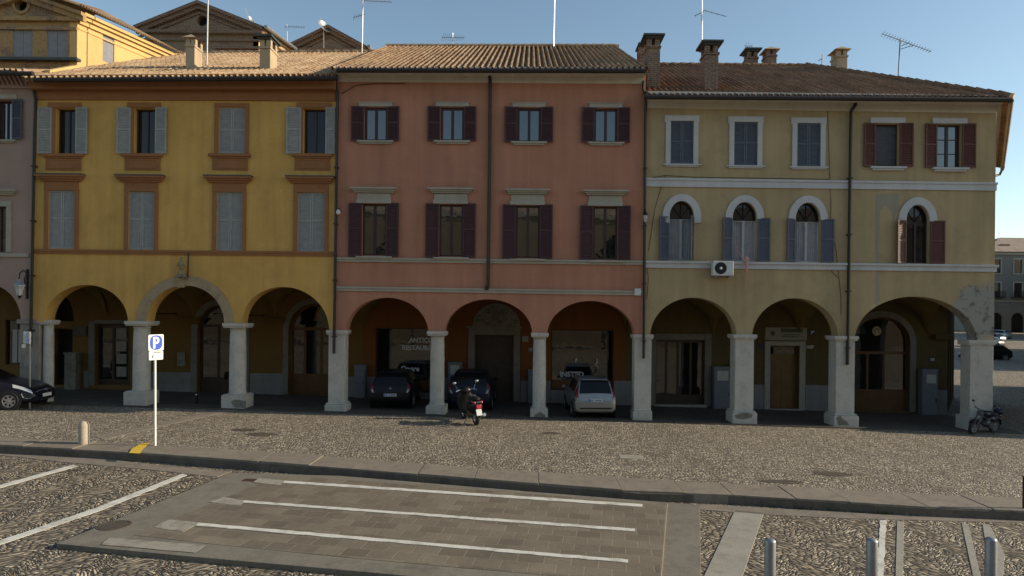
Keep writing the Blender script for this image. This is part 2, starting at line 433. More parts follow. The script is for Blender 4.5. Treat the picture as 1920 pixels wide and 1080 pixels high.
def tag(o, label=None, cat=None, group=None, kind=None):
    if label: o['label'] = label
    if cat: o['category'] = cat
    if group: o['group'] = group
    if kind: o['kind'] = kind
    return o
def thing(name, loc, label, cat, group=None, rz=0.0, local=False):
    o = bpy.data.objects.new(name, None)
    COL.objects.link(o)
    o.location = loc
    o.rotation_euler = (0, 0, rz)
    o.empty_display_size = .2
    ORG[o.name] = Vector(loc) if rz == 0 and not local else Vector()
    return tag(o, label, cat, group)
def copy_tree(o, loc, rz, label=None, group=None):
    c = o.copy(); COL.objects.link(c)
    c.location = loc; c.rotation_euler = (0, 0, rz)
    if label: c['label'] = label
    if group: c['group'] = group
    for ch in list(o.children):
        d = ch.copy(); COL.objects.link(d); d.parent = c
        for g in list(ch.children):
            e = g.copy(); COL.objects.link(e); e.parent = d
    return c
def text_mb(body, size, place, bold=1.0, xs=1.0):        # lettering as mesh; place() maps flat x, y to a point
    cu = bpy.data.curves.new("lettering", 'FONT')
    cu.body, cu.size, cu.extrude, cu.align_x = body, size, 0, 'CENTER'
    cu.resolution_u = 3
    cu.offset = .012 * bold
    o = bpy.data.objects.new("lettering", cu)
    COL.objects.link(o)
    dg = bpy.context.evaluated_depsgraph_get()
    me = bpy.data.meshes.new_from_object(o.evaluated_get(dg))
    mb = MB().add([place(v.co.x * xs, v.co.y) for v in me.vertices], [tuple(p.vertices) for p in me.polygons])
    bpy.data.objects.remove(o); bpy.data.meshes.remove(me)
    return mb
def arc(cx, z, a, b, n=22, t0=180.0, t1=0.0):
    return [(cx + a * math.cos(R(t0 + (t1 - t0) * i / n)), z + b * math.sin(R(t0 + (t1 - t0) * i / n))) for i in range(n + 1)]
def fx(x, y=400, Y=FY): return W(x, y, Y).x
def fzz(x, y, Y=FY): return W(x, y, Y).z
def rect(x0, y0, x1, y1, Y=FY):                               # photo box on the plane Y -> X0, Z0, X1, Z1
    cx, cy = (x0 + x1) / 2, (y0 + y1) / 2
    return W(x0, cy, Y).x, W(cx, y1, Y).z, W(x1, cy, Y).x, W(cx, y0, Y).z
def rpts(r): return [(r[0], r[1]), (r[2], r[1]), (r[2], r[3]), (r[0], r[3])]
def fbox(mb, x0, y0, x1, y1, out, inn=0.0, Y=FY):             # photo box standing `out` proud of plane Y
    a = rect(x0, y0, x1, y1, Y)
    return mb.box((a[0], Y - out, a[1]), (a[2], Y + inn, a[3]))

# ------------------------------------------------------------------ ground, kerb, paving
def poly_px(pts, dz): return [G(x, y, dz) for x, y in pts]
def interp(xs, px):                     # piecewise line through photo points, with straight extensions
    for i in range(len(px) - 1):
        if xs <= px[i + 1][0] or i == len(px) - 2:
            a, b = px[i], px[i + 1]
            return a[1] + (b[1] - a[1]) * (xs - a[0]) / (b[0] - a[0])
K_BACK = [(0, 823), (160, 827), (283, 835), (500, 848), (640, 857), (870, 877), (1211, 899), (1425, 909), (1687, 924), (1900, 934)]
K_FRONT = [(0, 835), (160, 843), (290, 851), (427, 862), (640, 877), (870, 896), (1200, 922), (1339, 925), (1515, 936), (1717, 949), (1900, 957)]
def ext(px):                            # kerb line in the world, carried on beyond the frame both ways
    w = [G(x, y) for x, y in px]
    d0, d1 = (w[0] - w[1]).normalized(), (w[-1] - w[-2]).normalized()
    a, b = w[0] + d0 * 30, w[-1] + d1 * 30
    for p in (a, b): p.z = gz(p.x, p.y)
    return [a] + w + [b]
kb, kf = ext(K_BACK), ext(K_FRONT)
def yline(w, X):
    for i in range(len(w) - 1):
        if X <= w[i + 1].x or i == len(w) - 2:
            t = (X - w[i].x) / (w[i + 1].x - w[i].x)
            return w[i].y + (w[i + 1].y - w[i].y) * t
# lower parking area, one sheet to the horizon
mb = MB()
xs = [-600, -120] + [-30 + 3 * i for i in range(21)] + [120, 600]
ys = [-500, -60, -20, 0, 8, 14, 20, 24, 30, 36, 60, 126, 216, 306, 1200]
mb.v = [Vector((x, y, gz(x, y, -DROP))) for y in ys for x in xs]
n = len(xs)
mb.f = [(j * n + i, j * n + i + 1, (j + 1) * n + i + 1, (j + 1) * n + i) for j in range(len(ys) - 1) for i in range(n - 1)]
tag(mb.build('ground', 'cobble_low', smooth=True), kind='structure')
# upper cobbled forecourt between the kerb and the arcade, running on down the side street
mb = MB()
xs = sorted(set([-42 + 1.5 * i for i in range(57)]))
n = len(xs)
for X in xs:
    y0 = yline(kb, X) - .03
    for Y in [y0, (y0 + 24) / 2, 24, 30, 36, 60, 90, 126, 160, 216]: mb.v.append(Vector((X * (1 if Y < 37 else 1 + (Y - 36) / 30), Y, gz(X, Y))))
mb.f = [(i * 10 + j, (i + 1) * 10 + j, (i + 1) * 10 + j + 1, i * 10 + j + 1) for i in range(n - 1) for j in range(9)]
tag(mb.build('cobbled_forecourt', 'cobble_up', smooth=True), kind='structure')
# kerb stones
mb = MB()
X = -40.0
while X < 38:
    L = random.uniform(1.0, 1.9)
    a, b = X + .002, X + L - .002
    dz = random.uniform(-.014, .014)
    top = [Vector((a, yline(kf, a) + random.uniform(-.015, .015), 0)), Vector((b, yline(kf, b) + random.uniform(-.015, .015), 0)), Vector((b, yline(kb, b) + .02, 0)), Vector((a, yline(kb, a) + .02, 0))]
    for p in top: p.z = gz(p.x, p.y, .012 + dz)
    m = [Vector((p.x, p.y, p.z)) for p in top]
    mb.slab(m, DROP + .06)
    X += L
ko = tag(mb.build('kerb', 'slab', bevel=.012), kind='structure')
mb = MB(); X = -39.0                     # dark strip on the kerb face, shade put into its colour
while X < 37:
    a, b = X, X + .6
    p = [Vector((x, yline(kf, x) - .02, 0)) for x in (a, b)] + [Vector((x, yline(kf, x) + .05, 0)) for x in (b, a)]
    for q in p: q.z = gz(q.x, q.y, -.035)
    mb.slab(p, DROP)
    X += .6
tag(mb.build('kerb_shade_strip', 'shade_stone'), kind='structure')
# flat gutter stones at the foot of the kerb
for pts in ([(-60, 846), (0, 853), (117, 866), (277, 880), (407, 894), (434, 884), (290, 871), (150, 855), (0, 838), (-60, 834)],
            [(1312, 945), (1400, 950), (1612, 962), (1912, 970), (2010, 973), (2010, 985), (1912, 980), (1600, 972), (1425, 964), (1312, 955)]):
    tag(MB().slab(poly_px(pts, -DROP + .012), .05).build('gutter_stones', 'slab', bevel=.005), kind='structure')
# raised paved pad with a stone border
PADZ = -DROP + .085
pad = [(434, 886), (105, 1019), (356, 1043), (640, 1068), (900, 1092), (1238, 1112), (1252, 942), (1000, 922), (640, 892)]
tag(MB().slab(poly_px(pad, PADZ), .13).build('parking_pad', 'slab_grey', bevel=.012), kind='structure')
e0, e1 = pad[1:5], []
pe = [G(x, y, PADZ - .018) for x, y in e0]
tag(MB().slab([p + Vector((0, -.008, 0)) for p in pe] + [p + Vector((0, .05, 0)) for p in reversed(pe)], .12).build('pad_shade_strip', 'shade_stone'), kind='structure')  # dark strip painting shade onto the front edge of the pad
inner = [(520, 893), (250, 1003), (420, 1022), (640, 1044), (860, 1064), (1236, 1096), (1248, 946), (1000, 926), (640, 899)]
tag(MB().slab(poly_px(inner, PADZ + .005), .02).build('paving', 'pavers'), kind='structure')
def ragged(pts, j):                     # worn edges: extra points pushed about along every side
    out = []
    for i in range(len(pts)):
        a, b = Vector(pts[i]), Vector(pts[(i + 1) % len(pts)])
        n = max(1, int((b - a).length / .16))
        for k in range(n):
            p = a.lerp(b, k / n)
            out.append(p + Vector((random.uniform(-j, j), random.uniform(-j, j), 0)) if k else p)
    return out
def sheet(name, pts, dz, mat, h=.01, bevel=0):
    if 'paint' in mat: return tag(MB().slab(ragged(poly_px(pts, dz), .014), h).build(name, mat), kind='structure')
    return tag(MB().slab(poly_px(pts, dz), h).build(name, mat, bevel=bevel), kind='structure')
sheet('stone_strip', [(1250, 943), (1312, 946), (1315, 1110), (1238, 1110)], -DROP + .03, 'slab_grey', .06, .006)
sheet('stone_strip', [(1378, 956), (1432, 962), (1384, 1105), (1308, 1105)], -DROP + .012, 'slab_pale', .04, .004)
for pts in ([(1650, 975), (1662, 975), (1656, 1110), (1643, 1110)], [(1682, 977), (1695, 978), (1692, 1110), (1678, 1110)],
            [(1803, 981), (1815, 982), (1846, 1110), (1831, 1110)], [(1842, 982), (1855, 983), (1884, 1040), (1878, 1110), (1862, 1110)]):
    sheet('guide_strip', pts, -DROP + .01, 'slab_pale' if pts[0][0] > 1660 else 'paint', .03, .003)
# painted bay lines
for pts in ([(0, 909), (138, 871), (146, 874), (0, 915), (-60, 931), (-60, 925)], [(0, 1013), (180, 952), (343, 888), (351, 891), (186, 958), (0, 1021), (-60, 1040), (-60, 1030)]):
    sheet('bay_marking', pts, -DROP + .008, 'paint', .006)
for box, line in (([(486, 896), (535, 901), (524, 909), (474, 904)], [(534, 901), (1205, 945), (1204, 950), (530, 905)]),
                  ([(417, 932), (462, 938), (450, 948), (392, 941)], [(458, 938), (1191, 991), (1190, 996), (455, 942)]),
                  ([(318, 974), (376, 980), (344, 997), (288, 988)], [(372, 980), (1178, 1049), (1177, 1055), (366, 985)])):
    sheet('bay_marking', box, PADZ + .010, 'old_paint', .004)
    sheet('bay_marking', line, PADZ + .014, 'paint', .004)
sheet('bay_marking', [(205, 1008), (385, 1022), (365, 1036), (190, 1021)], PADZ + .010, 'old_paint', .004)
sheet('bay_marking', [(262, 832), (281, 830), (268, 841), (262, 850), (242, 849), (246, 842)], .030, 'yellow_paint', .006)
sheet('stone_strip', [(178, 819), (300, 793), (420, 768), (440, 769), (312, 797), (196, 824)], .008, 'slab', .02)
sheet('stone_strip', [(1160, 852), (1206, 854), (1208, 861), (1163, 859)], .008, 'slab_pale', .02)
# arcade pavement
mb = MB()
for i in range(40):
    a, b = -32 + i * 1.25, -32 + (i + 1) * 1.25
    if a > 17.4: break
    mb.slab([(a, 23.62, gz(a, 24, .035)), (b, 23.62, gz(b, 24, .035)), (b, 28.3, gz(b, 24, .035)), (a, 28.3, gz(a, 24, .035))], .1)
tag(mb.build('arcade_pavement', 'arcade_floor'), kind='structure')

# ------------------------------------------------------------------ building kit
def tiled(mb, x0, x1, eave, slope, ye, ytop, pitch=.21, row=.38, amp=.105, xl=None):
    S = 8
    us = [0, .1, .21, .31, .41, .52, .62, .81]
    hs = [-.3, .62, .95, 1.0, .9, .5, -.4, -.8]
    nc = int(round((x1 - x0) / pitch))
    pitch = (x1 - x0) / nc
    ymax = max(ytop(x0 + (x1 - x0) * i / 40) for i in range(41))
    nr = int(math.ceil((ymax - ye) / row))
    cols = [(c, u, h) for c in range(nc) for u, h in zip(us, hs)] + [(nc - 1, 1.0, 0.0)]
    jit = [[(random.uniform(-.012, .012), random.uniform(-.007, .007)) for _ in range(nr)] for _ in range(nc)]
    joff = [random.uniform(-.05, .05) for _ in range(nc)]
    base = len(mb.v); nC = len(cols)
    clip = []
    for k in range(nr):
        for e in (0, 1):
            for c, u, h in cols:
                jx, jz = jit[c][k]
                X = x0 + (c + u) * pitch
                Y = ye + (k + e) * row - (.004 if e else 0)
                if 0 < k + e: Y += joff[c]
                yt = ytop(X)
                cl = Y >= yt
                Y = min(Y, yt)
                s = max(h, 0)
                mb.v.append(Vector((X + jx * s, Y, eave(X) + slope * (Y - ye) + amp * h + (.014 if not e else .002) * (s + .25) + jz * s)))
                clip.append(cl)
    for r in range(2 * nr - 1):
        for i in range(nC - 1):
            q = (r * nC + i, r * nC + i + 1, (r + 1) * nC + i + 1, (r + 1) * nC + i)
            if clip[q[0]] and clip[q[1]]: continue
            mb.f.append(tuple(base + t for t in q))
    return mb
def ridge(mb, a, b, r=.11, step=.42):   # overlapping half-round caps from a to b
    a, b = Vector(a), Vector(b)
    n = max(1, int((b - a).length / step))
    for i in range(n):
        p, q = a.lerp(b, i / n), a.lerp(b, (i + 1.12) / n)
        q.z += .0; p.z += .025
        mb.tube([p, q], [r * 1.05, r * .9], 8)
    return mb
def shutter_mb(w, h, pitch=.058, t=.035, rails=(.52,)):
    mb = MB(); s = .055
    mb.box((0, -t, 0), (s, 0, h)); mb.box((w - s, -t, 0), (w, 0, h))
    zs = [0] + [h * r - s / 2 for r in rails] + [h - s]
    for z in zs: mb.box((s, -t, z), (w - s, 0, z + s))
    for a, b in zip(zs[:-1], zs[1:]):
        z0, z1 = a + s, b
        n = max(2, int((z1 - z0) / pitch)); p = (z1 - z0) / n
        rows = []
        for i in range(n):
            z = z0 + i * p
            rows += [(s, -t * .85, z), (w - s, -t * .85, z), (s, -t * .2, z + p * .97), (w - s, -t * .2, z + p * .97)]
        mb.add(rows, [(2 * i, 2 * i + 1, 2 * i + 3, 2 * i + 2) for i in range(2 * n - 1)])
    return mb
def shutter(parent, px, side, mat, ang=4.0, width=None, Y=FY - .012, pitch=.058):
    x0, z0, x1, z1 = rect(*px)
    w = width or (x1 - x0)
    mb = shutter_mb(w, z1 - z0, pitch)
    if side == 'L':                     # hinged on its right edge, lying against the wall to the left
        m = Matrix.Translation((x1, Y, z0)) @ Matrix.Rotation(R(ang), 4, 'Z') @ Matrix.Diagonal((-1, 1, 1, 1))
    else:
        m = Matrix.Translation((x0, Y, z0)) @ Matrix.Rotation(R(-ang), 4, 'Z')
    return mb.xform(m).build('shutter', mat, parent)
def win_frame(r, Y, fw=.06, mull=.07, bars=(), arch=0, dep=.05):
    x0, z0, x1, z1 = r
    mb = MB(); cx = (x0 + x1) / 2
    mb.box((x0, Y, z0), (x1, Y + dep, z0 + fw)); mb.box((x0, Y, z1 - fw), (x1, Y + dep, z1))
    mb.box((x0, Y, z0 + fw), (x0 + fw, Y + dep, z1 - fw)); mb.box((x1 - fw, Y, z0 + fw), (x1, Y + dep, z1 - fw))
    if mull: mb.box((cx - mull / 2, Y - .008, z0 + fw), (cx + mull / 2, Y + dep, z1 - fw))
    for b in bars:
        z = z0 + (z1 - z0) * b
        for p, q in ((x0 + fw, cx - mull / 2), (cx + mull / 2, x1 - fw)): mb.box((p, Y + .005, z - .014), (q, Y + dep - .005, z + .014))
    return mb
def window(b, px, mat='frame_dark', rec=.16, fw=.06, mull=.07, bars=(), pane='glass', Y=FY):
    r = rect(*px, Y)
    f = win_frame(r, Y + rec, fw, mull, bars).build('window', mat, b)
    MB().box((r[0] + .01, Y + rec + .028, r[1] + .01), (r[2] - .01, Y + rec + .034, r[3] - .01)).build('pane', pane, f)
    return f
def dado(mb, x0, y0, x1, y1, out): return fbox(mb, x0, y0, x1, y1, out)
def hood(mb, px, out=.2):               # projecting moulding over a window: three steps, wider at the top
    x0, y0, x1, y1 = px; h = (y1 - y0) / 3
    fbox(mb, x0, y0, x1, y0 + h, out)
    fbox(mb, x0 + 3, y0 + h, x1 - 3, y0 + 2 * h, out * .72)
    fbox(mb, x0 + 6, y0 + 2 * h, x1 - 6, y1, out * .45)
    return mb
def sill(mb, px, out=.12):
    x0, y0, x1, y1 = px; h = (y1 - y0) * .5
    fbox(mb, x0, y0, x1, y0 + h, out)
    return fbox(mb, x0 + 4, y0 + h, x1 - 4, y1, out * .6)
def band(mb, x0, t0, b0, x1, t1, b1, out, inn=0.0, Y=FY):
    p = [W(x0, b0, Y), W(x1, b1, Y), W(x1, t1, Y), W(x0, t0, Y)]
    return mb.prism([(q.x, q.z) for q in p], Y - out, Y + inn)
def column(b, cx, ycap, ybase, rpx, round_=True, yb_top=None, capw=None, basew=None, mat='column', Yc=FY + .27):
    """column under the arches: cx, ycap = top of the capital, ybase = foot in the photo"""
    X = W(cx, (ycap + ybase) / 2, FY).x
    zt = W(cx, ycap, FY).z
    zb = gz(X, 24) - .02
    k = FY / FPX
    r = rpx * k; cw = (capw or rpx * 1.42) * k; bw = (basew or rpx * 1.45) * k
    hb = (ybase - (yb_top or ybase - 30)) * k
    if round_:
        o = MB().lathe((X, Yc, 0), [(r * 1.03, zb + hb), (r * 1.05, zb + hb + .06), (r, zb + hb + .1), (r * 1.01, zb + hb + 1.0), (r * .96, zt - .5), (r * .9, zt - .27), (r * .98, zt - .255), (r * .98, zt - .22), (r * .9, zt - .205), (r * .93, zt - .16), (cw * .92, zt - .09)], 24).build('column', mat, b, smooth=True)
    else:
        o = MB().box((X - r, Yc - r * .9, zb + hb - .02), (X + r, Yc + r * .9, zt - .1)).build('column', mat, b, bevel=.012)
    d = cw if round_ else cw * .92
    MB().box((X - cw, Yc - d, zt - .12), (X + cw, Yc + d, zt)).box((X - cw * .93, Yc - d * .93, zt - .17), (X + cw * .93, Yc + d * .93, zt - .12)).build('capital', mat, o, bevel=.012)
    d = bw if round_ else bw * .95
    m = MB()
    if round_: m.box((X - bw, Yc - d, zb), (X + bw, Yc + d, zb + hb - .03)); m.box((X - bw * .9, Yc - d * .9, zb + hb - .03), (X + bw * .9, Yc + d * .9, zb + hb))
    else: m.box((X - bw, Yc - d, zb), (X + bw, Yc + d, zb + hb - .07)); m.box((X - bw * .92, Yc - d * .92, zb + hb - .07), (X + bw * .92, Yc + d * .92, zb + hb))
    m.build('base', mat, o, bevel=.025)
    return o
def vault(mb, xa, xb, zs, rise, y0=FY + .55, y1=BY, n=16):
    vs = []
    for j in range(n + 1):
        for i in range(n + 1):
            u, v = 2 * i / n - 1, 2 * j / n - 1
            z = zs + rise * max(math.sqrt(max(0, 1 - u * u)), math.sqrt(max(0, 1 - v * v)))
            vs.append((xa + (xb - xa) * i / n, y0 + (y1 - y0) * j / n, z))
    return mb.add(vs, [(j * (n + 1) + i, j * (n + 1) + i + 1, (j + 1) * (n + 1) + i + 1, (j + 1) * (n + 1) + i) for j in range(n) for i in range(n)])
def pipe(b, px, r=.055, Y=FY - .1, mat='gutter'):
    o = MB().tube([W(x, y, Y) for x, y in px], r, 8).build('drainpipe', mat, b, smooth=True)
    br = MB()
    x0, y0 = px[-1]; x1, y1 = px[-2]
    n = max(2, int(abs(y1 - y0) / 90))
    for i in range(n):
        t = (i + .3) / n
        p = W(x0 + (x1 - x0) * t, y0 + (y1 - y0) * t, Y)
        br.box((p.x - r * 1.25, p.y - r * 1.25, p.z - .025), (p.x + r * 1.25, FY + .01, p.z + .025))
    br.build('pipe_bracket', mat, o)
    return o
def gable_wall(b, X, ze, zr, yr=32.2, y1=40, mat='rose', t=.2, name='side_wall', y0=FY + .5):
    pts = [(BY + .6, -.6), (y1, -.6), (y1, ze), (yr, zr), (y0, ze + .4), (y0, 5.3), (BY + .6, 5.3)]
    vs = [(X, p[0], p[1]) for p in pts] + [(X + t, p[0], p[1]) for p in pts]
    n = len(pts)
    return MB().add(vs, [tuple(range(n)), tuple(range(2 * n - 1, n - 1, -1))] + [(i, (i + 1) % n, n + (i + 1) % n, n + i) for i in range(n)]).build(name, mat, b)
def chimney(roof, px, Y, mat, dep=.6, cap='lead', style='slab'):
    x0, y0, x1, y1 = px                 # cap top to foot of the visible stack
    a = rect(x0, y0, x1, y1, Y)
    w = a[2] - a[0]; cx = (a[0] + a[2]) / 2
    s = w * .31
    zt = a[3]; zb = a[1] - .9
    m = MB().box((cx - s, Y - dep / 2, zb), (cx + s, Y + dep / 2, zt - .42)).box((cx - s * 1.14, Y - dep * .57, zt - .5), (cx + s * 1.14, Y + dep * .57, zt - .42))
    for sx in (-1, 1):                  # corner piers leave the smoke openings
        for sy in (-1, 1): m.box((cx + sx * s * .62 - .09, Y + sy * dep * .34 - .08, zt - .42), (cx + sx * s * .62 + .09, Y + sy * dep * .34 + .08, zt - .14))
    st = m.build('chimney', mat, roof)
    m = MB()
    if style == 'slab':
        m.box((cx - s * 1.2, Y - dep * .6, zt - .14), (cx + s * 1.2, Y + dep * .6, zt - .07)).box((cx - w / 2, Y - dep * .75, zt - .07), (cx + w / 2, Y + dep * .75, zt))
    else:
        zz = zt - .16
        vs = [(cx - w / 2, Y - dep * .7, zz), (cx + w / 2, Y - dep * .7, zz), (cx + w / 2, Y + dep * .7, zz), (cx - w / 2, Y + dep * .7, zz), (cx, Y - dep * .4, zt + .02), (cx, Y + dep * .4, zt + .02)]
        m.add(vs, [(3, 2, 1, 0), (0, 1, 4), (1, 2, 5, 4), (2, 3, 5), (3, 0, 4, 5)])
    m.build('chimney_cap', cap, roof)
    return st
def body_roof(mb, x0, x1, eave, slope, ye, yr, y_back=41):      # plain rear slope so the roof is a whole roof
    z0, z1 = eave(x0) + slope * (yr - ye), eave(x1) + slope * (yr - ye)
    d = slope * (y_back - yr)
    return mb.add([(x0, yr, z0), (x1, yr, z1), (x1, y_back, z1 - d), (x0, y_back, z0 - d)], [(0, 1, 2, 3)])

# ------------------------------------------------------------------ facades
def arch_pts(a, Y=FY, n=26):            # (left px, right px, crown y, spring y left, spring y right)
    xa, xb, yt, yl, yr = a
    L, Rr = W(xa, yl, Y), W(xb, yr, Y)
    zt = W((xa + xb) / 2, yt, Y).z
    out = []
    for i in range(n + 1):
        t = math.pi * i / n
        f = (1 - math.cos(t)) / 2
        zb = L.z + (Rr.z - L.z) * f
        out.append((L.x + (Rr.x - L.x) * f, zb + (zt - (L.z + Rr.z) / 2) * math.sin(t)))
    return out
def facade(b, xl, xr, top, arches, holes, mat, y1=FY + .55, extra_right=None):
    L, Rr = fx(xl), fx(xr)
    pts = [(L, W(xl, arches[0][3], FY).z)]
    for a in arches: pts += arch_pts(a)
    pts += [(Rr, W(xr, arches[-1][4], FY).z), (Rr, W(xr, top[1], FY).z), (L, W(xl, top[0], FY).z)]
    return MB().holes(pts, holes, FY, y1).build('wall', mat, b)
def rh(px): return rpts(rect(*px))
def ah(x0, x1, yt, ys, yb, Y=FY):       # arched opening
    r = rect(x0, ys, x1, yb, Y)
    z = W((x0 + x1) / 2, yt, Y).z
    c, a = (r[0] + r[2]) / 2, (r[2] - r[0]) / 2
    return [(r[0], r[1]), (r[2], r[1])] + arc(c, r[3], a, z - r[3], 18, 0, 180)
def ring(mb, x0, x1, yt, ys, wpx, out, Y=FY, yb=None, ye=None):      # archivolt round an arched opening
    r = rect(x0, ys, x1, ys + 1, Y)
    c, a, z0 = (r[0] + r[2]) / 2, (r[2] - r[0]) / 2, r[3]
    b = W((x0 + x1) / 2, yt, Y).z - z0
    w = wpx * Y / FPX
    o, i = arc(c, z0, a + w, b + w, 22, 0, 180), arc(c, z0, a, b, 22, 180, 0)
    if yb:
        zb = W(x0, yb, Y).z
        o = [(c + a + w, zb)] + o + [(c - a - w, zb)]; i = [(c - a, zb)] + i + [(c + a, zb)]
    n = len(o)
    # quads, so the band stays clean
    oo = o; ii = list(reversed(i))
    vs = [(p[0], Y - out, p[1]) for p in oo] + [(p[0], Y - out, p[1]) for p in ii] + [(p[0], Y + .01, p[1]) for p in oo] + [(p[0], Y + .01, p[1]) for p in ii]
    fs = []
    for k in range(n - 1):
        fs += [(k, k + 1, n + k + 1, n + k), (2 * n + k, 2 * n + k + 1, 3 * n + k + 1, 3 * n + k), (k, k + 1, 2 * n + k + 1, 2 * n + k), (n + k, n + k + 1, 3 * n + k + 1, 3 * n + k)]
    fs += [(0, n, 3 * n, 2 * n), (n - 1, 2 * n - 1, 4 * n - 1, 3 * n - 1)]
    return mb.add(vs, fs)
def door(b, hole, frame, rec=.18, fw=.09, transom=None, mulls=(), panel=None, surround=None, pane='shop_glass', panel_mat=None, name='door', Y=BY, sur_px=0, sur_mat='door_stone'):
    xs, zs = [p[0] for p in hole], [p[1] for p in hole]
    cx, cz = (min(xs) + max(xs)) / 2, (min(zs) + max(zs)) / 2
    w, h = max(xs) - min(xs), max(zs) - min(zs)
    ins = [(cx + (p[0] - cx) * (1 - 2 * fw / w), cz + (p[1] - cz) * (1 - 2 * fw / h)) for p in hole]
    m = MB().holes(hole, [ins], Y + rec, Y + rec + .07)
    x0, x1, z0, z1 = min(xs) + fw, max(xs) - fw, min(zs) + fw, max(zs) - fw
    zt = z1
    if transom:
        zt = W(transom[0], transom[1], Y).z
        m.box((x0 - .02, Y + rec - .012, zt - .06), (x1 + .02, Y + rec + .068, zt + .06))
    for px in mulls:
        X = W(px, 680, Y).x
        m.box((X - .05, Y + rec - .006, z0 - .02), (X + .05, Y + rec + .064, zt - .06 if transom else z1 + .02))
    o = m.build(name, frame, b)
    MB().holes(hole, [], Y + rec + .03, Y + rec + .045).build('pane', pane, o)
    if panel:
        zp = W(panel[0], panel[1], Y).z
        MB().box((x0 - .01, Y + rec + .004, z0 - .02), (x1 + .01, Y + rec + .028, zp)).build('panel', panel_mat or frame, o)
    return o
def tie_rod(b, cx, y, L=2.3):
    X = W(cx, y, FY).x; Z = W(cx, y, FY).z + .12
    MB().tube([(X, FY + .3, Z), (X, FY + .3 + L, Z)], .022, 6).lathe((X, FY + .3 + L, Z), [(.02, -.02), (.05, -.02), (.05, .03), (.02, .03)], 8, 'Y').build('tie_rod', 'iron', b)
def eave_line(x0, y0, x1, y1, Y):       # photo line -> linear Z(X) at depth Y
    a, c = W(x0, y0, Y), W(x1, y1, Y)
    return lambda X: a.z + (c.z - a.z) * (X - a.x) / (c.x - a.x)
def gutter(b, x0, y0, x1, y1, Y, r=.085, mat='gutter'):
    a, c = W(x0, y0, Y), W(x1, y1, Y)
    return MB().tube([a, c], r, 8).build('gutter', mat, b, smooth=True)
EY = 23.35                              # eaves

# ---- yellow building
base_y = W(345, 400, FY).x
yb_ = thing('arcaded_house', (base_y, FY, gz(base_y, 24)), 'mustard yellow house with grey-green shutters and terracotta window surrounds above three arches', 'building', 'arcaded houses along the square')
Y_UP = [(104, 203, 143, 289), (251, 203, 293, 289), (410, 202, 460, 288), (568, 203, 612, 289)]
Y_LO = [(91, 357, 141, 466), (241, 359, 290, 468), (406, 360, 455, 470), (558, 361, 609, 472)]
Y_AR = [(82, 240, 534, 604, 604), (274, 421, 535, 606, 608), (452, 617, 538, 609, 619)]
facade(yb_, 62, 630, (150, 146), Y_AR, [rh(p) for p in Y_UP + Y_LO], 'yellow')
for i, p in enumerate(Y_UP):
    f = window(yb_, p, 'frame_dark', .2, .05, .05 if i == 0 else .04, pane='glass_dull')
    m = MB(); cx = (p[0] + p[2]) / 2
    if i == 2:
        for q in ((p[0], p[1], (p[0] + p[2]) / 2 - .3, p[3]), ((p[0] + p[2]) / 2 + .3, p[1], p[2], p[3])):
            shutter(f, q, 'R', 'shutter_grey', 0, Y=FY + .06)
        fbox(m, 403, 194, 467, 201, .05); fbox(m, 403, 201, 410, 288, .05); fbox(m, 460, 201, 467, 288, .05)
    else:
        s = [(73, 98, 143, 166), (221, 246, 292, 314), None, (538, 565, 611, 629)][i]
        shutter(f, (s[0], 202, s[1], 289), 'L', 'shutter_grey', 5)
        shutter(f, (s[2], 202, s[3], 289), 'R', 'shutter_grey', 5)
        t = [(91, 153), (240, 302), None, (557, 622)][i]
        fbox(m, t[0], 193, t[1], 202, .05)
        fbox(m, p[0] - 6, 202.4, p[0], 289, .04)
    m.build('window_surround', 'orange_trim', f)
    m = MB(); c = [120, 268, 432, 586][i]; w = [38, 38, 39, 38][i]
    fbox(m, c - w, 289, c + w, 294, .13); fbox(m, c - w + 5, 294, c + w - 5, 297, .08); fbox(m, c - 33, 297, c + 33, 319, .045)
    a = rect(c - 25, 301, c + 26, 314)
    m.holes([(a[0] - .05, a[1] - .05), (a[2] + .05, a[1] - .05), (a[2] + .05, a[3] + .05), (a[0] - .05, a[3] + .05)], [rpts(a)], FY - .058, FY - .04)
    m.build('sill', 'orange_trim', f)
for i, p in enumerate(Y_LO):
    f = window(yb_, p, 'frame_dark', .2, .05, .05)
    c = (p[0] + p[2]) / 2
    for q in ((p[0], p[1], c - .3, p[3]), (c + .3, p[1], p[2], p[3])): shutter(f, q, 'R', 'shutter_grey', 0, Y=FY + .06)
    m = MB()
    fbox(m, p[0] - 7, p[1] - 7, p[2] + 7, p[1], .05); fbox(m, p[0] - 7, p[1], p[0], p[3] + 1, .05); fbox(m, p[2], p[1], p[2] + 7, p[3] + 1, .05)
    fbox(m, p[0] - 7, p[1] - 17, p[2] + 7, p[1] - 7, .035)
    m.build('window_surround', 'orange_trim', f)
    hood(MB(), (c - 44, p[1] - 28, c + 44, p[1] - 17), .22).build('hood', 'orange_trim', f)
    m = MB(); a = rect(c - 45, p[1] - 30, c + 45, p[1] - 28); m.box((a[0], FY - .235, a[1]), (a[2], FY, a[3])).build('flashing', 'lead', f)
m = band(MB(), 64, 467, 471, 629, 472, 476, .07); band(m, 64, 471, 475.5, 629, 476, 481, .045)
m.build('string_course', 'orange_trim', yb_)
m = band(MB(), 66, 150, 158, 632, 147, 156, .5); band(m, 67, 158, 172, 632, 156, 172, .34); band(m, 69, 172, 187.5, 630, 172, 190, .06)
m.build('cornice', 'orange_trim', yb_)
ring(MB(), 274, 421, 535, 606, 18, .03).build('archivolt', 'arch_stone', yb_)
m = MB(); fbox(m, 333, 519, 347, 539, .07); m.build('keystone', 'arch_stone', yb_)
column(yb_, 258, 602, 758, 15, yb_top=729, basew=21.5, capw=21.5)
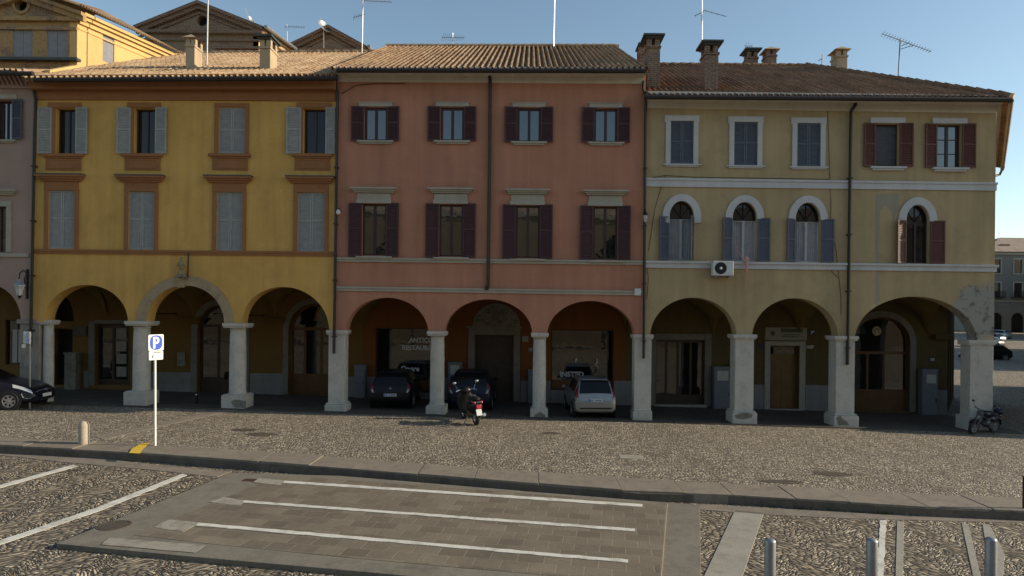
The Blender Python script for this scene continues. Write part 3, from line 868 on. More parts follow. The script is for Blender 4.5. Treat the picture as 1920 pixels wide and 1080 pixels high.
column(yb_, 440, 606, 764, 15, yb_top=736, basew=21.5, capw=21)
column(yb_, 81, 600, 752, 9, yb_top=750, capw=13, basew=10)
c1 = MB(); r = rect(36, 606, 72, 752); c1.box((r[0], FY + .02, gz(-18, 24) - .05), (r[2], FY + .5, r[3] + .02))
c1 = c1.build('pilaster', 'colgrey', yb_, bevel=.01)
m = MB(); r = rect(33, 599, 71, 607); m.box((r[0], FY - .05, r[1]), (r[2], FY + .55, r[3])).build('capital', 'colgrey', c1, bevel=.01)
# wall behind the arches with its doors
y_doors = [(370, 457, 572, 620, 737), (541, 634, 570, 620, 741)]
holes = [ah(*d, Y=BY) for d in y_doors] + [rpts(rect(178, 607, 243, 722, BY))]
L, Rr = W(166, 650, BY).x, fx(632)
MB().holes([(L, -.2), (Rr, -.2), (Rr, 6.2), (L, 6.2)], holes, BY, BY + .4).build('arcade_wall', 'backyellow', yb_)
d = door(yb_, holes[0], 'wood_dark', .22, .1, (400, 611), (405, 440), (400, 712))
ring(MB(), 370, 457, 572, 620, 11, .04, BY, 736).build('door_surround', 'door_stone', d)
d = door(yb_, holes[1], 'wood_door', .3, .09, (590, 617), (567, 598), (590, 702))
ring(MB(), 541, 634, 570, 620, 10, .04, BY, 738).build('door_surround', 'door_stone', d)
d = door(yb_, holes[2], 'wood_dark', .2, .08, (210, 612), (207, 236), (210, 712))
for k in range(4):
    m = MB(); fbox(m, 213, 616 + k * 24, 232, 635 + k * 24, -.19, .198, BY); m.build('glazing_bill', 'paper_dim', d)
m = MB(); fbox(m, 167, 603, 178, 722, .05, 0, BY); fbox(m, 178, 600, 246, 607, .05, 0, BY); m.build('door_surround', 'door_stone', d)
for p in ((278, 698, 358, 738), (469, 700, 530, 741), (158, 695, 167, 726)):
    m = MB(); fbox(m, *p, .03, 0, BY); m.build('plinth', 'plinth', yb_)
xs = [W(75, 604, FY).x, W(258, 604, FY).x, W(440, 604, FY).x, W(632, 604, FY).x]
m = MB()
for a, c in zip(xs[:-1], xs[1:]): vault(m, a, c, 3.72, 1.5)
m.build('vault', 'vault_y', yb_, smooth=True)
for X in xs[1:3]:
    m = MB().add([(X - .42, BY - .28, 3.72), (X + .42, BY - .28, 3.72), (X + .42, BY, 3.72), (X - .42, BY, 3.72), (X - .25, BY - .06, 3.45), (X + .25, BY - .06, 3.45), (X + .25, BY, 3.45), (X - .25, BY, 3.45)],
          [(0, 1, 2, 3), (7, 6, 5, 4), (0, 1, 5, 4), (1, 2, 6, 5), (2, 3, 7, 6), (3, 0, 4, 7)])
    m.build('corbel', 'backyellow', yb_)
tie_rod(yb_, 258, 594); tie_rod(yb_, 440, 598)
gable_wall(yb_, fx(62), 12.6, 16.9, mat='gold_wall')
ev = eave_line(66, 149, 632, 145, EY)
SL = .50
m = tiled(MB(), fx(64), fx(634), ev, SL, EY, lambda X: 32.0)
body_roof(m, fx(64), fx(634), ev, SL, EY, 32.0)
y_roof = m.build('roof', 'tiles', yb_, smooth=True, recalc=False)
ridge(MB(), (fx(64), 32, ev(fx(64)) + SL * 8.65 + .06), (fx(634), 32, ev(fx(634)) + SL * 8.65 + .06)).build('ridge_tiles', 'tiles', y_roof)
gutter(yb_, 64, 150, 634, 147, EY - .06)
chimney(y_roof, (351, 70, 377, 128), 26.0, 'chimney_plaster', .6, 'chimney_plaster', 'gable')
chimney(y_roof, (488, 74, 519, 136), 25.6, 'chimney_plaster', .7)
pipe(yb_, [(61, 151), (63, 168), (67, 188), (65, 240), (57, 650)])
pipe(yb_, [(629, 140), (629, 158), (633, 174), (632, 240), (626, 663)])

# ---- pink building
base_p = W(918, 400, FY).x
pk = thing('arcaded_house', (base_p, FY, gz(base_p, 24)), 'salmon pink house with plum shutters in the middle of the row', 'building', 'arcaded houses along the square')
P_UP = [(683, 201, 726, 264), (826, 201, 870, 264), (970, 202, 1014, 266), (1114, 203, 1158, 267)]
P_LO = [(679, 382, 724, 479), (823, 383, 868, 481), (967, 385, 1012, 484), (1112, 387, 1158, 487)]
P_AR = [(648, 803, 558, 622, 624), (833, 998, 561, 625, 627), (1026, 1190, 564, 628, 630)]
facade(pk, 630.5, 1208, (140, 140), P_AR, [rh(p) for p in P_UP + P_LO], 'pink')
for i, p in enumerate(P_UP):
    f = window(pk, p, 'frame_dark', .1, .08, .1)
    shutter(f, (p[0] - 24, p[1] - 1, p[0], p[3] + 1), 'L', 'shutter_plum', 7)
    shutter(f, (p[2], p[1] - 1, p[2] + 23, p[3] + 1), 'R', 'shutter_plum', 5)
    c = (p[0] + p[2]) / 2
    m = MB(); fbox(m, c - 31, p[1] - 8, c + 31, p[1] - 1, .05); fbox(m, c - 33, p[1] - 9.5, c + 33, p[1] - 8, .07); m.build('lintel', 'greytrim', f)
    sill(MB(), (c - 34, p[3] + .5, c + 34, p[3] + 6.5), .13).build('sill', 'greytrim', f)
for i, p in enumerate(P_LO):
    f = window(pk, p, 'frame_dark', .1, .07, .1)
    shutter(f, (p[0] - 25, p[1] - 1, p[0], p[3] + 2), 'L', 'shutter_plum', 6)
    shutter(f, (p[2], p[1] - 1, p[2] + 24, p[3] + 2), 'R', 'shutter_plum', 5)
    c = (p[0] + p[2]) / 2
    m = MB(); fbox(m, c - 33, p[1] - 8, c + 32, p[1] - .5, .09); fbox(m, c - 31, p[1] - 19, c + 31, p[1] - 8, .05); m.build('lintel', 'greytrim', f)
    hood(MB(), (c - 42, p[1] - 29, c + 42, p[1] - 20), .26).build('hood', 'greytrim', f)
    m = MB(); fbox(m, c - 33, p[3] + 2, c + 34, p[3] + 5, .15); m.build('sill', 'greytrim', f)
m = band(MB(), 631, 483, 486, 1206, 489, 492, .10); band(m, 631, 486, 490.5, 1206, 492, 497, .06)
band(m, 631, 537, 540, 1206, 545.5, 548.5, .10); band(m, 631, 540, 545, 1206, 548.5, 554, .06)
m.build('string_course', 'greytrim', pk)
m = band(MB(), 633, 133, 143, 1208, 134, 146, .42); band(m, 634, 143, 154, 1206, 146, 158, .08)
m.build('cornice', 'cornice', pk)
column(pk, 818, 621, 779, 13.5, yb_top=760, capw=18, basew=18.5)
column(pk, 1011.5, 624, 783, 12.5, yb_top=764, capw=16.5, basew=16.5)
column(pk, 630.5, 619, 769, 15, False, 751, 19, 20)
column(pk, 1205, 627, 789, 16, False, 766, 19, 18)
def sq(x0, y0, x1, y1): return rpts(rect(x0, y0, x1, y1, BY))
holes = [sq(704, 615, 815, 735), sq(890, 628, 963, 752), sq(1033, 618, 1150, 731)]
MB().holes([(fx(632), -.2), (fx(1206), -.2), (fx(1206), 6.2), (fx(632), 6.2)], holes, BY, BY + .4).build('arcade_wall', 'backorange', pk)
sw1 = door(pk, holes[0], 'frame_dark', .12, .05, None, (), (760, 714), panel_mat='wood_door', name='shop_window')
sw2 = door(pk, holes[2], 'frame_dark', .12, .05, None, (), (1090, 713), panel_mat='wood_door', name='shop_window')
def lettering(parent, txt, cx, y, hpx, Y, xs=1.0, mat='letters', name='lettering'):
    c = W(cx, y, Y); s = hpx * Y / FPX / .7
    text_mb(txt, s, lambda a, b: Vector((c.x + a, Y, c.z + b)), xs=xs).build(name, mat, parent, recalc=False)
lettering(sw1, 'ANTICO', 790, 642, 8.5, BY + .145, 1.0)
lettering(sw1, 'RESTAURO', 783, 656, 8.5, BY + .145, .98)
lettering(sw1, 'Opere', 769, 696, 10, BY + .145, .9)
lettering(sw2, 'INSTED', 1072, 706, 9, BY + .145, 1.05)
d = door(pk, holes[1], 'wood_dark', .25, .1, None, (926,), (926, 632), pane='dark')
m = MB(); fbox(m, 878, 615, 890, 753, .07, 0, BY); fbox(m, 963, 615, 975, 753, .07, 0, BY); fbox(m, 890, 615, 963, 628, .07, 0, BY); fbox(m, 874, 611, 979, 615, .14, 0, BY)
m.build('door_surround', 'door_stone', d)
m = MB()
z = W(931, 611, BY).z; c = W(931, 611, BY).x
m.prism([(c - 1.02, z), (c + 1.02, z)] + arc(c, z, 1.02, W(931, 569, BY).z - z, 20, 0, 180)[1:-1], BY - .06, BY)
random.seed(3)
for k in range(46):                     # carved leaves and a shield
    t, r_ = random.uniform(.1, 3.04), random.uniform(.2, .9)
    m.ball((c + r_ * math.cos(t) * .95, BY - .07, z + .05 + r_ * math.sin(t) * .8), (random.uniform(.05, .1), .05, random.uniform(.05, .1)), 8, 5)
m.ball((c, BY - .07, z + .38), (.17, .09, .24), 12, 8)
m.build('lunette_relief', 'relief', d, smooth=True)
for p in ((640, 706, 703, 752), (816, 708, 877, 754), (976, 714, 1032, 757), (1151, 714, 1195, 761), (704, 736, 815, 753), (1033, 732, 1150, 759)):
    m = MB(); fbox(m, *p, .03, 0, BY); m.build('plinth', 'plinth', pk)
xs = [W(632, 604, FY).x, W(818, 604, FY).x, W(1011, 604, FY).x, W(1205, 604, FY).x]
m = MB()
for a, c in zip(xs[:-1], xs[1:]): vault(m, a, c, 3.35, 1.45)
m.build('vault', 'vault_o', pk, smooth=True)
gable_wall(pk, fx(634), 12.8, 17.05, mat='pink')
gable_wall(pk, fx(1203), 12.8, 17.0, mat='pink')
ev = eave_line(634, 131, 1210, 131, EY)
m = tiled(MB(), fx(628), fx(1211), ev, SL, EY, lambda X: 32.2)
body_roof(m, fx(628), fx(1211), ev, SL, EY, 32.2)
p_roof = m.build('roof', 'tiles_mid', pk, smooth=True, recalc=False)
ridge(MB(), (fx(628), 32.2, ev(fx(628)) + SL * 8.85 + .06), (fx(1211), 32.2, ev(fx(1211)) + SL * 8.85 + .06)).build('ridge_tiles', 'tiles', p_roof)
gutter(pk, 632, 132, 1210, 133, EY - .06)
pipe(pk, [(917, 134), (919, 150), (918, 300), (915, 534), (912, 543)], .06)
m = MB()                                # a thin cable along the top of the wall with its fastenings
m.tube([W(x, y, FY - .02) for x, y in ((640, 176), (668, 160), (700, 157), (760, 157))], .012, 5)
m.build('cable', 'iron', pk)

# ---- ochre corner building
base_o = W(1535, 400, FY).x
oc = thing('arcaded_house', (base_o, FY, gz(base_o, 24)), 'ochre corner house with white trim, blue and red-brown shutters', 'building', 'arcaded houses along the square')
O_UP = [(1257, 227, 1300, 307), (1376, 229, 1420, 310), (1494, 231, 1538, 312)]
O_UR = [(1641, 232, 1686, 312), (1756, 233, 1803, 314)]
O_AW = [(1255, 1301, 377, 406, 488), (1373, 1419, 379, 409, 490), (1491, 1538, 380, 411, 491)]
O_AB = (1698, 1742, 384, 414, 494)
O_AR = [(1219, 1381, 558, 630, 631), (1410, 1572, 559, 633, 635), (1603, 1832, 556, 636, 641)]
facade(oc, 1208.5, 1866, (185, 190), O_AR, [rh(p) for p in O_UP + O_UR] + [ah(*a) for a in O_AW] + [ah(*O_AB)], 'ochre')
for i, p in enumerate(O_UP):
    f = window(oc, p, 'frame_dark', .2, .05, .05)
    c = (p[0] + p[2]) / 2
    for q in ((p[0], p[1], c - .3, p[3]), (c + .3, p[1], p[2], p[3])): shutter(f, q, 'R', 'shutter_blue', 0, Y=FY + .04)
    m = MB(); fbox(m, p[0] - 9, p[1] - 10, p[2] + 9, p[1], .05); fbox(m, p[0] - 9, p[1], p[0], p[3] + 1, .05); fbox(m, p[2], p[1], p[2] + 9, p[3] + 1, .05)
    fbox(m, p[0] - 11, p[1] - 10.5, p[0] - 9, p[1] + 3, .045); fbox(m, p[2] + 9, p[1] - 10.5, p[2] + 11, p[1] + 3, .045)
    m.build('window_surround', 'whitetrim', f)
    sill(MB(), (p[0] - 14, p[3] + 1, p[2] + 14, p[3] + 6), .1).build('sill', 'whitetrim', f)
for i, p in enumerate(O_UR):
    f = window(oc, p, 'frame_dark', .16 if i == 0 else .14, .06, .1 if i else .0, (.33, .66) if i else (), 'glass' if i else 'glass_dull')
    shutter(f, (p[0] - 23, p[1] - 1, p[0], p[3] + 1), 'L', 'shutter_brown', 6)
    shutter(f, (p[2], p[1] - 1, p[2] + 25, p[3] + 1), 'R', 'shutter_brown', 4)
    c = (p[0] + p[2]) / 2
    m = MB(); fbox(m, c - 32, p[1] - 11, c + 33, p[1] - 1, .05); m.build('lintel', 'whitetrim', f)
    sill(MB(), (c - 33, p[3] + 1, c + 34, p[3] + 8), .13).build('sill', 'whitetrim', f)
    if i == 0:
        m = MB(); r = rect(p[0] + 3, p[1] + 4, p[2] - 3, p[3] - 4); n = 30   # gathered blind behind the glass
        vs = []
        for k in range(n + 1):
            z = r[3] + (r[1] + .02 - r[3]) * k / n
            vs += [(r[0], FY + .15 + .012 * math.sin(k * .9), z), (r[2], FY + .15 + .014 * math.sin(k * .9 + .8), z + .03 * math.sin(k))]
        m.add(vs, [(2 * k, 2 * k + 1, 2 * k + 3, 2 * k + 2) for k in range(n)]).build('blind', 'shutter_dark', f)
def arched_window(b, a, frame, shut, mats, curtain, sh_px, ring_px, ring_end=None):
    x0, x1, yt, ys, yb = a
    r = rect(x0, ys + 3, x1, yb)
    f = win_frame(r, FY + .16, .05, .10 if frame == 'frame_white' else .06)
    h = ah(x0, x1, yt, ys, ys + 4)
    xs, zs = [p[0] for p in h], [p[1] for p in h]
    cx, cz = (min(xs) + max(xs)) / 2, min(zs)
    f = f.build('window', frame, b)
    m = MB().holes(h, [[(cx + (p[0] - cx) * .88, cz + .04 + (p[1] - cz) * .86) for p in h]], FY + .15, FY + .2)
    for t in (45, 90, 135):             # fanlight bars
        m.tube([(cx, FY + .17, cz + .05), (cx + .4 * math.cos(R(t)), FY + .17, cz + .05 + (max(zs) - cz - .1) * math.sin(R(t)))], .013, 5)
    m.build('fanlight', 'iron', f)
    MB().holes(h, [], FY + .2, FY + .21).build('pane', 'glass_dull', f)
    MB().box((r[0] + .02, FY + .195, r[1] + .02), (r[2] - .02, FY + .2, r[3] - .02)).build('pane', 'glass_dull' if not curtain else 'curtain_glass', f)
    if curtain:
        n = 60; w = r[2] - r[0] - .06; vs = []
        for k in range(n + 1):
            xx = r[0] + .03 + w * k / n
            vs += [(xx, FY + .24 + .018 * math.sin(k * 1.15), r[1] + .02), (xx, FY + .24 + .014 * math.sin(k * 1.1 + .4), r[3] - .02)]
        MB().add(vs, [(2 * k, 2 * k + 2, 2 * k + 3, 2 * k + 1) for k in range(n)]).build('curtain', 'curtain', f, smooth=True)
    for side, px, ang, w in sh_px: shutter(f, px, side, shut, ang, w)
    ring(MB(), x0, x1, yt, ys, ring_px, .055, FY, ys + (12 if ring_end else 1)).build('archivolt', 'whitetrim', f)
    return f
k_ = NB('curtain_glass')                # thin clear pane in front of a net curtain
tr = k_.n("BsdfTransparent"); gl = k_.n("BsdfGlossy", {"Roughness": .02})
mx = k_.n("MixShader", {0: .03}); k_.t.links.new(tr.outputs[0], mx.inputs[1]); k_.t.links.new(gl.outputs[0], mx.inputs[2]); k_.t.links.new(mx.outputs[0], k_.out.inputs[0])
M['curtain_glass'] = k_.m
arched_window(oc, O_AW[0], 'frame_white', 'shutter_blue', None, True, [('L', (1235, 406, 1254, 487), 12, None), ('R', (1300, 407, 1310, 488), 112, .47)], 13, True)
arched_window(oc, O_AW[1], 'frame_white', 'shutter_blue', None, True, [('L', (1354, 408, 1373, 490), 10, None), ('R', (1420, 409, 1443, 490), 4, None)], 13)
arched_window(oc, O_AW[2], 'frame_white', 'shutter_blue', None, True, [('L', (1474, 410, 1491, 491), 10, None), ('R', (1539, 411, 1563, 492), 4, None)], 13)
arched_window(oc, O_AB, 'frame_dark', 'shutter_brown', None, False, [('L', (1678, 413, 1698, 494), 20, .42), ('R', (1743, 414, 1770, 495), 4, None)], 14)
m = band(MB(), 1210, 334, 338, 1868, 343, 347, .09); band(m, 1210, 338, 350, 1867, 347, 358, .055)
band(m, 1210, 489, 493, 1869, 497, 501, .12); band(m, 1210, 493, 502, 1867, 501, 510, .06)
m.build('string_course', 'whitetrim', oc)
m = band(MB(), 1211, 178, 184, 1874, 186, 192, .42); band(m, 1211, 184, 190, 1870, 192, 198, .3); band(m, 1211, 190, 203, 1866, 198, 213, .05)
m.build('cornice', 'cornice', oc)
column(oc, 1395, 627, 793, 17.5, False, 767, 22, 23)
column(oc, 1584, 630, 797, 17.5, False, 771, 22.5, 23)
# corner pier and the splayed side of the house
SD = Vector((.572, .820, 0)); SN = Vector((.820, -.572, 0))
cpt = Vector((fx(1866), FY, 0))
def side(a, y, z): return cpt + SD * a - SN * y + Vector((0, 0, z))       # a along the side street, y into the house
zc = W(1845, 638, FY).z; zb = gz(17, 24)
pier = MB()
xl = fx(1822)
pier.slab([(xl, FY, zc - .1), (cpt.x - .02, FY, zc - .1), tuple(side(.62, .02, zc - .1)), tuple(side(.62, .5, zc - .1)), (xl, FY + .55, zc - .1)], zc - .1 - zb + .1)
pr = pier.build('corner_pier', 'column', oc, bevel=.01)
m = MB(); xl = fx(1816)
for e, z0, z1 in ((.07, zc - .12, zc), (.03, zc - .18, zc - .12)):
    m.slab([(xl + .04 - e * .3, FY - e, z1), (cpt.x + e * 1.2, FY - e, z1), tuple(side(.66, -e, z1)), tuple(side(.66, .5, z1)), (xl, FY + .55, z1)], z1 - z0)
m.build('capital', 'column', pr)
m = MB()
m.slab([(fx(1815), FY - .05, zb + .55), (cpt.x + .06, FY - .05, zb + .55), tuple(side(.68, -.05, zb + .55)), tuple(side(.68, .55, zb + .55)), (fx(1815), FY + .6, zb + .55)], .7)
m.build('base', 'column', pr, bevel=.02)
so, sh = [], []
zt = W(1866, 190, FY).z
outl = [(0, zc)]
for k in range(3):
    a0 = .62 + k * 3.75
    outl += [(a0, zc)] + arc(a0 + 1.6, zc, 1.6, 1.6, 20, 180, 0)[1:]
outl += [(12.2, zc), (12.2, zt), (0, zt)]
wins = [[(a, z), (a + .9, z), (a + .9, z + h), (a, z + h)] for z, h in ((6.4, 1.7), (9.9, 1.6)) for a in (1.8, 5.4, 9.0)]
pl = lambda a, y, z: tuple(side(a, y, z))
MB().holes(outl, wins, 0, .5, pl).build('side_wall', 'ochre', oc)
for w_ in wins:
    m = MB().holes(w_, [[(p[0] * .86 + (w_[0][0] + w_[1][0]) * .07, p[1] * .92 + (w_[0][1] + w_[2][1]) * .04) for p in w_]], .16, .22, pl)
    f = m.build('window', 'frame_dark', oc)
    MB().holes(w_, [], .2, .21, pl).build('pane', 'glass', f)
for k in range(1, 4):
    a0 = .62 + k * 3.75
    m = MB()
    m.slab([side(a0 - .55, 0, zc - .1), side(a0 - .02, 0, zc - .1), side(a0 - .02, .5, zc - .1), side(a0 - .55, .5, zc - .1)], zc - .1 + .3)
    m.slab([side(a0 - .6, -.06, zc), side(a0 + .03, -.06, zc), side(a0 + .03, .55, zc), side(a0 - .6, .55, zc)], .13)
    m.build('side_pier', 'column', oc)
# inner wall along the side arcade, from its corner
ic = Vector((W(1775, 700, BY).x, BY, 0))
def inner(a, y, z): return ic + SD * a - SN * y + Vector((0, 0, z))
sl = [[(a, .1), (a + w_, .1), (a + w_, 3.1), (a, 3.1)] for a, w_ in ((1.0, .9), (3.4, 1.1), (6.4, 1.0))]
MB().holes([(0, -.2), (8.6, -.2), (8.6, 5.6), (0, 5.6)], sl, 0, .35, lambda a, y, z: tuple(inner(a, y, z))).build('arcade_wall', 'backochre', oc)
for w_ in sl:
    d = MB().holes(w_, [], .15, .2, lambda a, y, z: tuple(inner(a, y, z))).build('door', 'wood_dark', oc)
MB().slab([inner(.1, -.03, .95), inner(8.6, -.03, .95), inner(8.6, 0, .95), inner(.1, 0, .95)], 1.1)
m = MB(); m.add([inner(-.2, .3, 5.3), inner(8.6, .3, 5.3), side(9.2, .4, 5.3), side(.5, .4, 5.3)], [(0, 1, 2, 3)]); m.build('arcade_ceiling', 'vault_o', oc)
# wall behind the arches
o_door = (1598, 1706, 594, 642, 771)
holes = [sq(1229, 637, 1321, 762), sq(1443, 648, 1498, 770), ah(*o_door, Y=BY)]
MB().holes([(fx(1206), -.2), (ic.x, -.2), (ic.x, 6.0), (fx(1206), 6.0)], holes, BY, BY + .35).build('arcade_wall', 'backochre', oc)
d = door(oc, holes[0], 'wood_dark', .2, .07, (1275, 640), (1251, 1273, 1297), (1275, 741))
m = MB(); fbox(m, 1216, 626, 1229, 762, .05, 0, BY); fbox(m, 1321, 626, 1333, 762, .05, 0, BY); fbox(m, 1229, 626, 1321, 637, .05, 0, BY); m.build('door_surround', 'door_stone', d)
m = MB(); fbox(m, 1226, 758, 1324, 763, .12, 0, BY); m.build('doorstep', 'slab_pale', d)
d = door(oc, holes[1], 'wood_ochre', .2, .06, (1470, 667), (1470,), (1470, 668))
m = MB(); fbox(m, 1433, 640, 1443, 770, .06, 0, BY); fbox(m, 1498, 640, 1509, 770, .06, 0, BY); fbox(m, 1443, 640, 1498, 648, .06, 0, BY); m.build('door_surround', 'slab_pale', d)
m = MB(); fbox(m, 1441, 766, 1500, 771, .15, 0, BY); m.build('doorstep', 'slab_pale', d)
d = door(oc, holes[2], 'wood_door', .2, .08, (1652, 662), (1631, 1662), (1652, 731))
ring(MB(), 1598, 1706, 594, 642, 11, .05, BY, 771).build('door_surround', 'door_stone', d)
m = MB(); c = W(1648, 621, BY)
for k in range(14):
    t = 2 * math.pi * k / 14
    m.ball((c.x + .15 * math.cos(t), BY + .18, c.z + .16 * math.sin(t)), (.05, .02, .05), 8, 5)
m.ball((c.x, BY + .18, c.z - .01), (.085, .03, .11), 10, 6)
m.build('emblem', 'gilt', d, smooth=True)
for p in ((1380, 721, 1432, 768), (1510, 722, 1563, 773), (1722, 731, 1775, 785)):
    m = MB(); fbox(m, *p, .03, 0, BY); m.build('plinth', 'plinth', oc)
xs = [W(1207, 604, FY).x, W(1395, 604, FY).x, W(1584, 604, FY).x, W(1838, 604, FY).x]
m = MB()
vault(m, xs[0], xs[1], 3.2, 1.5); vault(m, xs[1], xs[2], 3.2, 1.5); vault(m, xs[2], xs[3] + .6, 3.2, 1.7)
m.build('vault', 'vault_o', oc, smooth=True)
m = MB(); X = ic.x - .3
m.add([(X - .35, BY - .3, 3.32), (X + .36, BY - .3, 3.32), (X + .36, BY, 3.32), (X - .35, BY, 3.32), (X - .3, BY - .2, 3.12), (X + .3, BY - .2, 3.12), (X + .3, BY, 3.12), (X - .3, BY, 3.12)],
      [(0, 1, 2, 3), (7, 6, 5, 4), (0, 1, 5, 4), (1, 2, 6, 5), (2, 3, 7, 6), (3, 0, 4, 7)]); m.build('corbel', 'backochre', oc)
# roof: front slope, hip, side slope
ev = eave_line(1210, 181, 1893, 186, EY)
XR = fx(1893, 186, EY)
RX = W(1512, 112, 31.6).x
RYo = 31.6
def ytop_o(X): return RYo if X < RX else EY + (RYo - EY) * max(0, (XR - X) / (XR - RX))
m = tiled(MB(), fx(1206), XR, ev, .515, EY, ytop_o)
zr = ev(RX) + .515 * (RYo - EY)
rdg = Vector((RX, RYo, zr)); e0 = Vector((XR, EY, ev(XR))); e1 = e0 + SD * 13
m.add([e0, e1, rdg + Vector((6, 12, 0)), rdg], [(0, 1, 2, 3)])
m.add([(fx(1206), RYo, ev(fx(1206)) + .515 * (RYo - EY)), tuple(rdg), (RX + 6, 43.6, zr), (fx(1206), 43.6, zr - 2)], [(0, 1, 2, 3)])
o_roof = m.build('roof', 'tiles_dark', oc, smooth=True, recalc=False)
m = ridge(MB(), (fx(1206), RYo, ev(fx(1206)) + .515 * (RYo - EY) + .06), rdg + Vector((0, 0, .06)))
ridge(m, rdg + Vector((0, 0, .07)), e0 + Vector((0, 0, .1)), .13)
m.build('ridge_tiles', 'tiles_dark', o_roof)
gutter(oc, 1208, 182, 1896, 187, EY - .06)
g = MB().tube([e0 + Vector((.05, 0, -.06)), e1 + Vector((.05, 0, -.06))], .09, 8).tube([e0 + SD * 12 + Vector((.1, 0, -.1)), e0 + SD * 12.4 + Vector((-.1, 0, -.45)), e0 + SD * 12.2 + Vector((-.5, 0, -.6))], .06, 8)
g.build('side_gutter', 'gutter_copper', oc)
m = MB()
pf = [(0, zt - .45), (.05, zt - .2), (.22, zt + .0), (.5, zt + .12), (.55, zt + .2), (-.0, zt + .2)]      # coved side cornice
a_, b_ = [side(-.02, -p[0], p[1]) for p in pf], [side(12.3, -p[0], p[1]) for p in pf]
n = len(pf)
m.add(a_ + b_, [tuple(range(n)), tuple(range(2 * n - 1, n - 1, -1))] + [(i, (i + 1) % n, n + (i + 1) % n, n + i) for i in range(n)]).build('side_cornice', 'cornice', oc)
for px, Y, mat, st in (((1203, 72, 1242, 128), 25.3, 'chimney_brick', 'slab'), ((1194, 87, 1212, 130), 30.5, 'chimney_brick', 'slab'), ((1310, 84, 1350, 162), 24.9, 'chimney_brick', 'slab'),
                       ((1392, 96, 1423, 116), 33.0, 'chimney_brick', 'slab'), ((1428, 92, 1457, 116), 32.6, 'chimney_brick', 'gable'), ((1558, 92, 1588, 132), 30.2, 'chimney_plaster', 'gable')):
    chimney(o_roof, px, Y, mat, .65, 'lead' if st == 'slab' else 'chimney_plaster', st)
pipe(oc, [(1207, 152), (1206, 166), (1211, 182), (1210, 240), (1207, 672)], .05)
pipe(oc, [(1606, 187), (1604, 197), (1596, 210), (1595, 260), (1589, 684)], .06)
m = MB()
for pts in (((1216, 334), (1247, 329), (1300, 332), (1420, 334), (1556, 336), (1558, 380), (1557, 420), (1568, 470), (1573, 520), (1577, 560), (1577, 590)),
            ((1212, 500), (1216, 520), (1213, 560)), ((1556, 490), (1560, 510), (1572, 521)), ((1216, 470), (1228, 390), (1247, 329)), ((1552, 205), (1556, 336))):
    m.tube([W(x, y, FY - .02) for x, y in pts], .008, 5)
m.build('cable', 'iron', oc)
for pts in ([(1642, 365), (1686, 362), (1684, 385), (1676, 412), (1672, 398), (1660, 384), (1650, 395), (1647, 440), (1648, 560), (1643, 575), (1640, 568), (1643, 510), (1641, 430)],):
    MB().prism([(W(x, y, FY).x, W(x, y, FY).z) for x, y in pts], FY - .004, FY).build('plaster_patch', 'patch', oc)

for b_, pts, Y in ((yb_, [(433, 753), (441, 749), (455, 751), (461, 753), (461, 765), (440, 764), (436, 759)], 23.845), (oc, [(1377, 779), (1388, 775), (1402, 774), (1412, 777), (1409, 783), (1394, 786), (1381, 784)], 23.83),
                   (oc, [(1569, 783), (1576, 779), (1580, 786), (1588, 790), (1592, 797), (1572, 797)], 23.83), (pk, [(1002, 779), (1012, 772), (1022, 778), (1023, 784), (1002, 784)], 23.94)):
    MB().prism([(W(x, y, Y).x, W(x, y, Y).z) for x, y in pts], Y - .004, Y + .01).build('damp_patch', 'relief', b_)

# ---- rose house at the left edge
rs = thing('arcaded_house', (fx(-40), FY, gz(fx(-40), 24)), 'pale rose house cut off by the left edge, with a grey-shuttered window', 'building', 'arcaded houses along the square')
S_UP, S_LO = [(-12, 187, 24, 262), (-150, 186, -112, 261)], [(-26, 387, 13, 473), (-160, 386, -120, 472)]
facade(rs, -215, 61, (140, 140), [(-200, -105, 538, 598, 599), (-84, 39, 533, 600, 602)], [rh(p) for p in S_UP + S_LO], 'rose')
for p in S_UP:
    f = window(rs, p, 'frame_dark', .22, .05, .05)
    shutter(f, (p[2], p[1], p[2] + 21, p[3]), 'R', 'shutter_dark', 8); shutter(f, (p[0] - 21, p[1], p[0], p[3]), 'L', 'shutter_dark', 8)
    c = (p[0] + p[2]) / 2
    m = MB(); fbox(m, c - 27, p[1] - 9, c + 27, p[1] - 1, .06); m.build('lintel', 'greytrim', f)
    sill(MB(), (c - 26, p[3] + 1, c + 26, p[3] + 6), .12).build('sill', 'greytrim', f)
for p in S_LO:
    f = window(rs, p, 'frame_dark', .2, .05, .05)
    m = MB(); fbox(m, p[0] - 9, p[1] - 10, p[2] + 9, p[1], .05); fbox(m, p[0] - 9, p[1], p[0], p[3], .05); fbox(m, p[2], p[1], p[2] + 9, p[3], .05)
    m.build('window_surround', 'greytrim', f)
    c = (p[0] + p[2]) / 2
    hood(MB(), (c - 39, p[1] - 31, c + 39, p[1] - 21), .2).build('hood', 'greytrim', f)
band(MB(), -215, 473, 480, 56, 475, 482, .06).build('string_course', 'greytrim', rs)
m = band(MB(), -215, 135, 144, 62, 136, 145, .45); band(m, -215, 144, 166, 60, 145, 167, .1)
for i in range(32):
    X = fx(-210 + i * 8.4); z = W(0, 158, FY).z
    m.add([(X, FY - .1, z - .1), (X + .07, FY - .1, z - .1), (X + .09, FY - .42, z + .22), (X + .02, FY - .42, z + .22), (X, FY - .1, z + .22), (X + .07, FY - .1, z + .22)], [(0, 1, 2, 3), (0, 3, 4), (1, 5, 2), (0, 4, 5, 1)])
m.build('cornice', 'rose', rs)
XJ = W(166, 650, BY).x
hd, hl = rpts(rect(99, 616, 136, 722, BY)), ah(97, 138, 556, 600, 602, BY)
